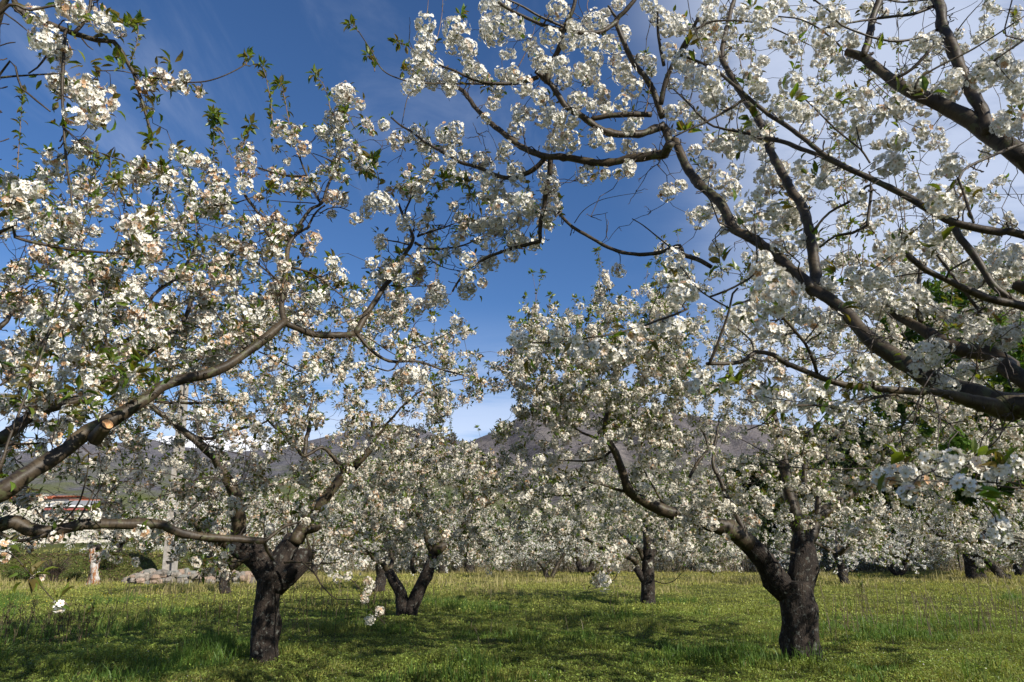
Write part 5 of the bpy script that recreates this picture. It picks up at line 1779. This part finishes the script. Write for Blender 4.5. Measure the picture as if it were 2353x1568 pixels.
T4.build('cherry_tree', b4, 'cherry tree with two leaning dark stems in a V shape on the lawn', 'cherry tree', G_NEAR)

# slim dark trunk right of the middle
Y5 = 20.4
T5 = Tree(1, .10, .3)
b5 = base_of(1489, 1392, Y5)
T5.add_limb([b5-[0, 0, .1], b5+[0, 0, .12], at(1489, 1345, Y5), at(1490, 1290, Y5), at(1494, 1255, Y5)], [.27, .22, .19, .18, .19], trunk=True, ns=16, bump=.045)
T5.add_limb([at(1487, 1345, Y5), at(1474, 1325, Y5), at(1462, 1306, Y5)], [.13, .11, .10], trunk=True, ns=10, bump=.045)
T5.traced('8:2010,770 1990,740 1920,710 1840,690 1760,650 1700,615 1600,570 1560,540', 46, 16, Y5, Y5-.8, base=1.2)
T5.traced('8:2060,740 2020,660 1960,610 1880,540', 40, 16, Y5, Y5-.2, base=1.3)
T5.traced('8:2100,650 2080,540 2110,420 2090,300', 84, 20, Y5, Y5+.4, base=1.5)
T5.traced('8:2110,640 2200,560 2300,480', 40, 14, Y5, Y5+.6, base=1.5)
T5.traced('8:2130,880 2200,900 2260,880 2310,830', 9, 5, Y5-.5, Y5-1., base=1.)
T5.traced('8:1900,800 1860,870 1790,910 1680,945', 9, 4, Y5-.8, Y5-1., base=2.)
pts = crown_points((b5[0]+.1, Y5+.2), 2.8, 3.9, 1.25, 900)
fill_crown(T5, pts, 3.1, .019, .10, None, 1.2, (.055, .085), .32, 28, .075)
T5.build('cherry_tree', b5, 'upright cherry tree with a slim dark trunk on the lawn right of the middle', 'cherry tree', G_NEAR)

# ------------------------------------------------------------------ trees farther back
FAR = dict(lod=2, fr=.028, cr=(.06, .10), n_fl=12, along=.22, llen=.11, leaves=.5)


def ft(u, v, Y, H, R, label, nat=560, **k):
    b = base_of(u, v, Y)
    kw = dict(FAR)
    kw.update(k)
    kw.setdefault('zlo', rng.uniform(.6, 1.05))
    auto_tree(b[0], Y, H, R, nat=nat, label=label, **kw)


ft(515, 1366, 24.5, 3.5, 2.6, 'small cherry tree with a pollarded dark trunk in front of the stone wall', tr=.17, fork=.75, fade=.3, zlo=1.3)
ft(870, 1352, 26.5, 3.6, 2.6, 'pale-stemmed cherry tree just behind the V-shaped one', tr=.19, fork=1.)
Y7 = 37.
T7 = Tree(2, .1, .3)
b7 = base_of(1258, 1331, Y7)
T7.traced('8:1405,865 1400,830 1390,790 1330,725 1290,680 1230,640', 42, 20, Y7, Y7)
T7.traced('8:1438,862 1455,825 1475,785 1520,705 1570,650', 34, 18, Y7, Y7+.3)
T7.traced('8:1390,790 1440,730 1480,690 1500,600', 24, 14, Y7, Y7+.4, base=1.)
T7.traced('8:1335,730 1330,680 1360,610', 22, 12, Y7, Y7-.4, base=1.)
pts = crown_points((b7[0], Y7), 2.7, 3.3, 1.0, 560)
fill_crown(T7, pts, 2.7, .028, .1, None, .5, (.06, .10), .22, 12, .11)
T7.build('cherry_tree', b7, 'small low-forking cherry tree out in the middle of the far lawn', 'cherry tree', G_NEAR, split_limbs=True, tws=3)
ft(1945, 1346, 31, 3.7, 3.0, 'cherry tree with a thin brown trunk behind the right-hand forked tree', tr=.17, fork=1.3, lean=(-.2, 0))
ft(2236, 1312, 36, 3.9, 3.3, 'cherry tree with a straight black trunk at the far right field edge', tr=.33, fork=1.7, zlo=1.2)
ft(2312, 1313, 35.5, 3.6, 3.0, 'cherry tree whose trunk leans left at the right edge of the picture', tr=.2, fork=1.1, lean=(-1.1, 0))
ft(1020, 1308, 43, 3.6, 2.8, 'cherry tree with a bent leaning trunk at the far lawn edge', tr=.22, fork=1.1, lean=(-.4, 0))
ft(1078, 1310, 44, 3.4, 2.8, 'cherry tree with a short thick trunk at the far lawn edge', tr=.28, fork=1.0)
ft(1345, 1313, 43, 3.3, 2.6, 'twin-stemmed cherry tree at the far edge right of the lone lawn tree', tr=.2, fork=.7, stems=2)
ft(2063, 1310, 40, 3.4, 2.8, 'cherry tree with several thin stems at the far edge on the right', tr=.16, fork=.8, stems=2, n_limb=6)
ft(1640, 1306, 45, 3.6, 3.0, 'cherry tree showing through the gap beside the right-hand trunk', tr=.2, fork=1.1)
ft(720, 1318, 42, 3.6, 3.0, 'cherry tree behind the end of the stone wall', tr=.2, fork=1.)
ft(270, 1290, 40, 2.7, 2.6, 'low cherry tree behind the bleached dead trunk', tr=.17, fork=.6, zlo=.2, bronze=.3)
ft(20, 1262, 47, 2.2, 2.4, 'cherry tree on the upper terrace at far left', tr=.17, fork=.6, zlo=.3)
ft(560, 1300, 45, 3.2, 2.8, 'cherry tree behind the stone wall beside the concrete pole', tr=.18, fork=.8, leaves=1., zlo=.3)
ft(420, 1290, 50, 3.4, 2.8, 'cherry tree with much green leaf behind the concrete pole', tr=.18, fork=.8, leaves=1.)
# second belt, beyond the fence
for k, (u, Y, H, R) in enumerate([(830, 58, 4.0, 3.0), (1140, 57, 3.6, 2.8), (1230, 62, 3.9, 3.0), (1440, 57, 3.8, 3.0), (1750, 56, 4.2, 3.2), (1890, 57, 4.0, 3.0), (2140, 54, 4.2, 3.2), (2290, 56, 4.3, 3.2), (640, 58, 3.6, 3.0)]):
    b = base_of(u, 1310, Y)
    auto_tree(b[0], Y, H, R, 2, 330, tr=.2, fork=.8, label='white flowering cherry tree of the row beyond the far fence', group='cherry trees beyond the far fence', fr=.05, cr=(.08, .12), n_fl=14, along=.4, llen=.17, leaves=.8, split=False, shoots=0, zlo=.2)


# ------------------------------------------------------------------ broadleaf trees behind on the right
def leaf_tree(x, y, H, R, n, label, name, green, zlo=1.0, tr=.35, lsz=.22, group=None, flat=1.):
    g = float(ground_z(x, y))
    root = empty(name, (x, y, g), label, 'tree', group)
    P = np.array([(x, y, g-.2), (x+.1, y, g+H*.2), (x-.1, y, g+H*.5), (x, y, g+H*.85)])
    s = catmull(np.column_stack([P, [tr, tr*.8, tr*.5, tr*.1]]), .3)
    ps = [tube(s[:, :3], s[:, 3], 12, .12, 5)]
    for k in range(11):
        f = rng.uniform(.2, .8)
        a = k*2.4
        p0 = np.array([x, y, g+H*f])
        p2 = p0+np.array([cos(a)*R*.75, sin(a)*R*.75, H*.12])
        q = catmull(np.column_stack([np.array([p0, (p0+p2)/2+[0, 0, H*.02], p2]), [tr*.35, tr*.2, tr*.06]]), .4)
        ps.append(tube(q[:, :3], q[:, 3], 6, .1, k))
    V, Q, B, T = merge(ps)
    mesh('trunk', V, Q, M['trunk'], root, T=T, bk=B)
    nc = 90
    C = []
    while len(C) < nc:
        d = rng.uniform(-1, 1, 3)
        r = np.linalg.norm(d)
        if r > 1 or r < .45:
            continue
        C.append([x+d[0]*R, y+d[1]*R, g+zlo+(H-zlo)*(.5+.5*d[2])*(1-.0*r)])
    C = np.array(C)
    cr = R*rng.uniform(.16, .30, nc)
    idx = rng.integers(0, nc, n)
    d = rsphere(n)
    p = C[idx]+d*(cr[idx]*rng.uniform(.55, 1.08, n))[:, None]*np.array([1, 1, .75])
    p[:, 2] = np.maximum(p[:, 2], g+.2)
    dirs = norm(d*.6+rng.standard_normal((n, 3))*.7+np.array([0, 0, -.2]))
    F = leaf_frames(dirs, .8)*(lsz*rng.uniform(.6, 1.3, n))[:, None, None]
    tone = rng.uniform(.75, 1.25, nc)[idx]*rng.uniform(.7, 1.3, n)
    col = np.array(green)[None]*tone[:, None]
    V, Q, Cc = scatter(LT[2], p, F, col)
    mesh('crown', V, Q, M['crown'], root, col=Cc, smooth=False)


x_ = at(2345, 1300, 40)[0]
leaf_tree(x_, 40, 18.4, 5.2, 70000, 'tall fresh green broadleaf tree rising behind the boughs at the right edge', 'broadleaf_tree', (.085, .155, .022), 2.5, .4, .28)
for k, (u, Y, H, R, gcol, lab) in enumerate([(2440, 52, 14, 5.5, (.04, .068, .02), 'dark green tree at the right edge behind the bright green one'),
                                          (2130, 60, 15.5, 6.5, (.034, .056, .018), 'tall dark green tree closing the view on the right beyond the far fence'),
                                          (1960, 64, 13.5, 6.0, (.030, .048, .016), 'dark rounded tree behind the right-hand crown'),
                                          (1800, 66, 11.5, 5.5, (.032, .047, .017), 'lower dark tree beyond the right-hand trunk'),
                                          (1630, 62, 7.5, 4.8, (.020, .034, .012), 'dark green bushy tree left of the right-hand trunk'),
                                          (1350, 90, 6.5, 5.0, (.06, .085, .028), 'olive green tree far off above the lone lawn tree')]):
    b = base_of(u, 1300, Y)
    leaf_tree(b[0], Y, H, R, 26000, lab, 'broadleaf_tree', gcol, .2, .3, .40, 'dark trees beyond the field')

# ================================================================== grass, weeds, hedge
def blades(name, n, xr, yr, hmin, hmax, wid, label, cat, dens=None, colf=None, lean=.45, material='grass', seg=2):
    X, Y = [], []
    tot = 0
    while tot < n:
        m = n
        y = yr[0]+(yr[1]-yr[0])*rng.random(m)
        x = xr(y)[0]+(xr(y)[1]-xr(y)[0])*rng.random(m)
        keep = np.ones(m, bool) if dens is None else rng.random(m) < dens(x, y)
        X.append(x[keep])
        Y.append(y[keep])
        tot += keep.sum()
    x, y = np.concatenate(X)[:n], np.concatenate(Y)[:n]
    z = ground_z(x, y)-.01
    tall = patch(x, y)
    h = rng.uniform(hmin, hmax, n)*(.45+1.6*tall**2)
    a = rng.uniform(0, 2*pi, n)
    ld = rng.uniform(0, 2*pi, n)
    ll = h*np.abs(rng.normal(0, lean, n))
    sx, sy = np.cos(a)*wid*.5, np.sin(a)*wid*.5
    if callable(wid):
        pass
    b = np.stack([x, y, z], 1)
    s = np.stack([sx, sy, np.zeros(n)], 1)*rng.uniform(.6, 1.3, (n, 1))
    l = np.stack([np.cos(ld)*ll, np.sin(ld)*ll, h], 1)
    mid = b+l*np.array([.35, .35, .6])
    V = np.stack([b-s, b+s, mid+s*.8, mid-s*.8, b+l+s*.15, b+l-s*.15], 1)
    Q = np.array([(0, 1, 2, 3), (3, 2, 4, 5)])[None]+(np.arange(n)*6)[:, None, None]
    col = colf(x, y, n)
    C = np.repeat(col[:, None], 6, 1)
    o = mesh(name, V.reshape(-1, 3), Q.reshape(-1, 4), M[material], col=C.reshape(-1, 3), smooth=False)
    return tag(o, label, cat, kind='stuff')


def patch(x, y):
    v = .45*vnoise(x, y, .7, 1)+.35*vnoise(x, y, 1.9, 2)+.2*vnoise(x, y, 4.3, 3)
    return np.clip((v-.28)*2.2, 0, 1)


def fan(a, b):
    return lambda y: (-.82*y-a, .82*y+b)


def grass_col(x, y, n):
    p = np.clip((.6*vnoise(x, y, .45, 5)+.4*vnoise(x, y, 1.3, 6)-.2)*1.7, 0, 1)[:, None]
    far = np.clip((y-17)/14, 0, 1)[:, None]
    lush = np.array([.18, .225, .038])
    dry = np.array([.31, .285, .08])
    yel = np.array([.34, .31, .085])
    c = lush*(1-p*.65)+dry*p*.65
    c = c*(1-far*.75)+yel*far*.75
    c = c*np.clip(rng.lognormal(-.1, .4, (n, 1)), .35, 2.2)
    straw = rng.random(n) < .07
    c[straw] = np.array([.27, .21, .10])*rng.uniform(.7, 1.1, (straw.sum(), 1))
    return c


def in_bank(x, y):
    return np.where((x < -11.5) & (y > 32.5), .35, 1.)


blades('grass', 230000, fan(2, 2), (7.0, 15.5), .025, .085, .008, 'short green grass and clover carpeting the near orchard floor', 'grass', None, grass_col, .7)
blades('grass', 150000, fan(3, 3), (15.5, 29), .03, .075, .016, 'sunlit yellow green grass of the middle of the orchard', 'grass', in_bank, grass_col)
blades('grass', 110000, fan(4, 4), (29, 48), .04, .09, .03, 'pale dry grass towards the far edge of the field', 'grass', in_bank, grass_col)
blades('grass', 16000, fan(4, 4), (24, 46), .14, .30, .022, 'taller dry straw-coloured grass tufts towards the far edge', 'grass', lambda x, y: np.clip((vnoise(x, y, .35, 21)-.5)*5, 0, 1)*np.where((x < -11.5) & (y > 32), 0, 1), lambda x, y, n: np.array([.34, .29, .12])*rng.uniform(.6, 1.3, (n, 1)))
blades('grass', 50000, lambda y: (np.full_like(y, -9.), np.full_like(y, 9.)), (-3, 7.0), .04, .13, .012, 'grass under the near trees around the viewer', 'grass', None, grass_col)
blades('grass', 30000, fan(2, 2), (8.0, 22), .08, .22, .011, 'taller lush grass tufts between the mown strips', 'grass', lambda x, y: np.clip((patch(x*.8+3, y*.8)-.62)*6, 0, 1), lambda x, y, n: np.array([.075, .135, .022])*rng.uniform(.7, 1.4, (n, 1)))


# small broad-leaved ground cover and yellow flowers
def cover(name, n, yr, size, col, label, cat, xr, lift, material='grass', dens=None):
    y = rng.uniform(*yr, n)
    x = xr(y)[0]+(xr(y)[1]-xr(y)[0])*rng.random(n)
    if dens is not None:
        k = rng.random(n) < dens(x, y)
        x, y = x[k], y[k]
        n = len(x)
    z = ground_z(x, y)+rng.uniform(lift[0], lift[1], n)*(.25+3.0*patch(x, y)**2)
    d = norm(np.stack([rng.standard_normal(n), rng.standard_normal(n), rng.uniform(-.1, .7, n)], 1))
    F = leaf_frames(d, .35)*(size*rng.uniform(.6, 1.4, n))[:, None, None]
    c = np.array(col)*np.clip(rng.lognormal(-.06, .30, (n, 1)), .4, 1.9)*(.7+.6*vnoise(x, y, 1.1, 12))[:, None]
    V, Q, C = scatter(LT[2], np.stack([x, y, z], 1), F, c)
    return tag(mesh(name, V, Q, M[material], col=C, smooth=False), label, cat, kind='stuff')


cover('ground_cover', 260000, (7.5, 17.5), .030, (.20, .26, .05), 'low clover and small broad leaves among the near grass', 'ground cover', fan(2, 2), (.0, .055))
cover('ground_cover', 150000, (17, 31), .05, (.27, .30, .068), 'low clover and small broad leaves in the middle of the lawn', 'ground cover', fan(3, 3), (.0, .05))
cover('wild_flowers', 2600, (17, 31), .026, (.62, .48, .03), 'tiny yellow wild flowers dotted over the left grass', 'wild flowers', lambda y: (-.8*y, -.18*y), (.08, .17))


cover('fallen_petals', 1500, (7.8, 24), .016, (.78, .75, .68), 'white petals fallen on the grass under the trees', 'petals', fan(1, 1), (.03, .07), 'petal')


# dry stalks: thin bare stems standing in the grass
def stalks(name, n, region, h, label, cat, heads=.3):
    P, R = [], []
    hp = []
    for k in range(n):
        x, y = region()
        z = float(ground_z(x, y))
        l = rng.uniform(*h)
        lean = rng.normal(0, .14, 2)*l
        t = np.linspace(0, 1, 5)[:, None]
        p = np.array([x, y, z-.02])+np.array([lean[0], lean[1], l])*t+np.array([lean[1], -lean[0], 0])*.3*np.sin(t*pi)
        P.append(p)
        r = .003+.00026*y
        R.append(np.linspace(r, r*.6, 5))
        if rng.random() < heads:
            hp.append(p[-1])
            for q in range(2):
                i = int(rng.integers(2, 4))
                e = p[i]+np.array([rng.normal(0, .06), rng.normal(0, .06), rng.uniform(.05, .14)])
                P.append(np.linspace(p[i], e, 5))
                R.append(np.linspace(r*.7, r*.5, 5))
                hp.append(e)
    V, Q, B = batch_tubes(np.array(P), np.array(R), 3)
    n0 = len(V)
    C = np.repeat((np.array([.10, .075, .045])*rng.uniform(.6, 1.6, (len(P), 1))), n0//len(P), 0)
    if hp:
        hp = np.array(hp)
        rep = np.repeat(hp, 7, 0)+rng.standard_normal((len(hp)*7, 3))*.014
        d = norm(rng.standard_normal((len(rep), 3))+[0, 0, .5])
        V2, Q2, C2 = scatter(LT[2], rep, leaf_frames(d)*.028, np.array([.075, .05, .028])*np.ones((len(rep), 3)))
        V, Q, C = np.vstack([V, V2]), np.vstack([Q, Q2+n0]), np.vstack([C, C2])
    return tag(mesh(name, V, Q, M['grass'], col=C, smooth=False), label, cat, kind='stuff')


def reg(u0, u1, Y0, Y1):
    def f():
        y = rng.uniform(Y0, Y1)
        u = rng.uniform(u0, u1)
        return at(u, 1400, y)[0], y
    return f


stalks('dry_weeds', 70, reg(-20, 240, 11.5, 15), (.25, .6), 'dark dry weed stalks with seed heads at the left edge of the lawn', 'weeds', .8)
stalks('dry_weeds', 170, reg(240, 900, 12, 24), (.25, .7), 'thin bare dry stalks standing in the left part of the lawn', 'weeds', .15)
stalks('dry_weeds', 60, reg(900, 1500, 11, 30), (.2, .5), 'a few thin dry stalks in the middle of the lawn', 'weeds', .1)
stalks('dry_weeds', 95, reg(1900, 2400, 11.5, 19), (.3, .95), 'tall thin dry stalks at the right edge of the lawn', 'weeds', .15)


# brush along the far fence: a tangle of upright twigs, one mass
def brush():
    n = 6500
    u = rng.uniform(620, 2450, n)
    y = rng.uniform(45.5, 49.5, n)
    x = np.array([at(a, 1300, b)[0] for a, b in zip(u, y)])
    z = ground_z(x, y)
    h = rng.uniform(.5, 3.0, n)*(.6+.5*np.sin(x*.35)**2)
    t = np.linspace(0, 1, 4)
    ln = rng.normal(0, .18, (n, 2))*h[:, None]
    P = np.stack([x[:, None]+ln[:, :1]*t, y[:, None]+ln[:, 1:]*t, z[:, None]+h[:, None]*t], -1)
    R = np.linspace(.013, .006, 4)[None]*np.ones((n, 1))
    V, Q, B = batch_tubes(P, R, 3)
    C = np.repeat(np.array([.19, .15, .10])*rng.uniform(.5, 1.5, (n, 1)), 12, 0)
    m = 60000
    i = rng.integers(0, n, m)
    f = rng.uniform(.1, 1, m)[:, None]
    q = P[i, 0]*(1-f)+P[i, 3]*f+rng.standard_normal((m, 3))*.08
    d = norm(rng.standard_normal((m, 3)))
    wh = rng.random(m) < .42
    c = np.where(wh[:, None], np.array([.72, .71, .66]), np.array([.13, .155, .04])*rng.uniform(.6, 1.4, (m, 1)))
    V2, Q2, C2 = scatter(LT[2], q, leaf_frames(d)*(rng.uniform(.06, .11, m))[:, None, None], c)
    tag(mesh('hedge', np.vstack([V, V2]), np.vstack([Q, Q2+len(V)]), M['grass'], col=np.vstack([C, C2]), smooth=False),
        'tangled twiggy hedge with white flecks along the far edge of the field', 'hedge', kind='stuff')


brush()


# bushes on the earth bank at the left, each a plant of its own
def bush(x, y, H, R, n, label, cols, name='shrub', lsz=.07, twigs=60):
    g = float(ground_z(x, y))
    root = empty(name, (x, y, g), label, 'shrub', 'shrubs on the left bank')
    P, Rr = [], []
    for k in range(twigs):
        a = rng.uniform(0, 6.28)
        l = rng.uniform(.5, 1)
        e = np.array([x+cos(a)*R*l*.8, y+sin(a)*R*l*.8, g+H*rng.uniform(.5, 1)])
        b = np.array([x+rng.normal(0, .06), y+rng.normal(0, .06), g-.03])
        t = np.linspace(0, 1, 5)[:, None]
        P.append(b+(e-b)*t+np.array([0, 0, .15*H])*np.sin(t*pi))
        Rr.append(np.linspace(.012, .004, 5))
    P = np.array(P)
    V, Q, B = batch_tubes(P, np.array(Rr), 4)
    mesh('stems', V, Q, M['twig'], root, bk=B)
    if n:
        i = rng.integers(0, twigs, n)
        j = rng.integers(1, 5, n)
        q = P[i, j]+rng.standard_normal((n, 3))*.09*H
        q[:, 2] = np.maximum(q[:, 2], g+.02)
        c = np.array(cols)[rng.integers(0, len(cols), n)]*rng.uniform(.65, 1.35, (n, 1))
        V, Q, C = scatter(LT[2], q, leaf_frames(norm(rng.standard_normal((n, 3))))*(lsz*rng.uniform(.6, 1.3, n))[:, None, None], c)
        mesh('foliage', V, Q, M['crown'], root, col=C, smooth=False)


GR = [(.06, .10, .02), (.085, .12, .028), (.10, .085, .03)]
for (u, Y, H, R, n, lab, twn) in [(128, 28.2, 1.15, .9, 500, 'grey leafless twiggy shrub on the earth bank near the dead trunk', 150), (40, 28.6, .55, .8, 1500, 'low green shrub at the far left foot of the bank', 40), (85, 29.5, .6, .7, 1400, 'rounded green shrub halfway up the bank', 40),
                            (172, 28.2, .5, .6, 900, 'small green weed clump left of the dead trunk', 30), (255, 30.5, .7, .8, 1500, 'green shrub right of the dead trunk below the low cherry', 40), (15, 31, .9, 1., 1800, 'brownish green shrub on top of the bank at the left edge', 50),
                            (330, 36, 1.1, 1.2, 2600, 'leafy green shrub behind the left end of the stone wall', 50), (470, 36, 1.0, 1.2, 2600, 'leafy green shrub behind the stone wall right of the pole', 50), (540, 36.5, .9, 1.1, 2200, 'low green shrub behind the right half of the stone wall', 50)]:
    x = at(u, 1300, Y+4.4 if Y < 34 else Y+1.5)[0]
    bush(x, Y+4.4 if Y < 34 else Y+1.5, H, R, n, lab, GR, twigs=twn)


# bare earth and leaf litter on the bank face
def bank_soil():
    n = 9000
    x = rng.uniform(-27, -14.5, n)
    y = rng.uniform(33, 37.5, n)
    d = norm(np.stack([rng.standard_normal(n), rng.standard_normal(n), rng.uniform(-.1, .5, n)], 1))
    c = np.where((rng.random(n) < .6)[:, None], np.array([.13, .085, .05]), np.array([.09, .11, .03]))*rng.uniform(.6, 1.3, (n, 1))
    V, Q, C = scatter(LT[2], np.stack([x, y, ground_z(x, y)+rng.uniform(0, .06, n)], 1), leaf_frames(d, .5)*(rng.uniform(.06, .14, n))[:, None, None], c)
    tag(mesh('leaf_litter', V, Q, M['grass'], col=C, smooth=False), 'brown leaf litter and dry weeds covering the earth bank', 'leaf litter', kind='stuff')


bank_soil()


# saplings sprouting in the lawn
def sapling(u, v, Y, H, label, lean=0.):
    b = base_of(u, v, Y)
    root = empty('sapling', tuple(b), label, 'sapling', 'cherry saplings in the lawn')
    P = np.array([b-[0, 0, .03], b+[lean*.3, 0, H*.4], b+[lean, 0, H]])
    s = catmull(np.column_stack([P, [.007, .006, .003]]), .06)
    V, Q, B, T = tube(s[:, :3], s[:, 3], 5, .05, 2)
    mesh('stem', V, Q, M['shoot'], root, T=T, bk=B)
    n = 46
    f = rng.uniform(.45, 1, n)
    i = (f*(len(s)-1)).astype(int)
    q = s[i, :3]+rng.standard_normal((n, 3))*.015
    d = norm(rng.standard_normal((n, 3))*.7+[0, 0, .1])
    V, Q, C = scatter(LT[1], q, leaf_frames(d, .5)*(rng.uniform(.06, .10, n))[:, None, None], leaf_colors(n, .15))
    mesh('foliage', V, Q, M['leaf'], root, col=C, smooth=False)


sapling(190, 1420, 12.2, .72, 'thin leafy sapling in front of the bleached dead trunk', .16)
sapling(1985, 1380, 22, .5, 'low bronze-leaved sapling beside the thin brown trunk on the right')
sapling(1975, 1330, 29, .5, 'small green sapling behind the right-hand tree')

for k_ in ('part',):
    pass
print('tris', sum(len(o.data.polygons) for o in bpy.data.objects if o.type == 'MESH'), 'objects', len(bpy.data.objects))
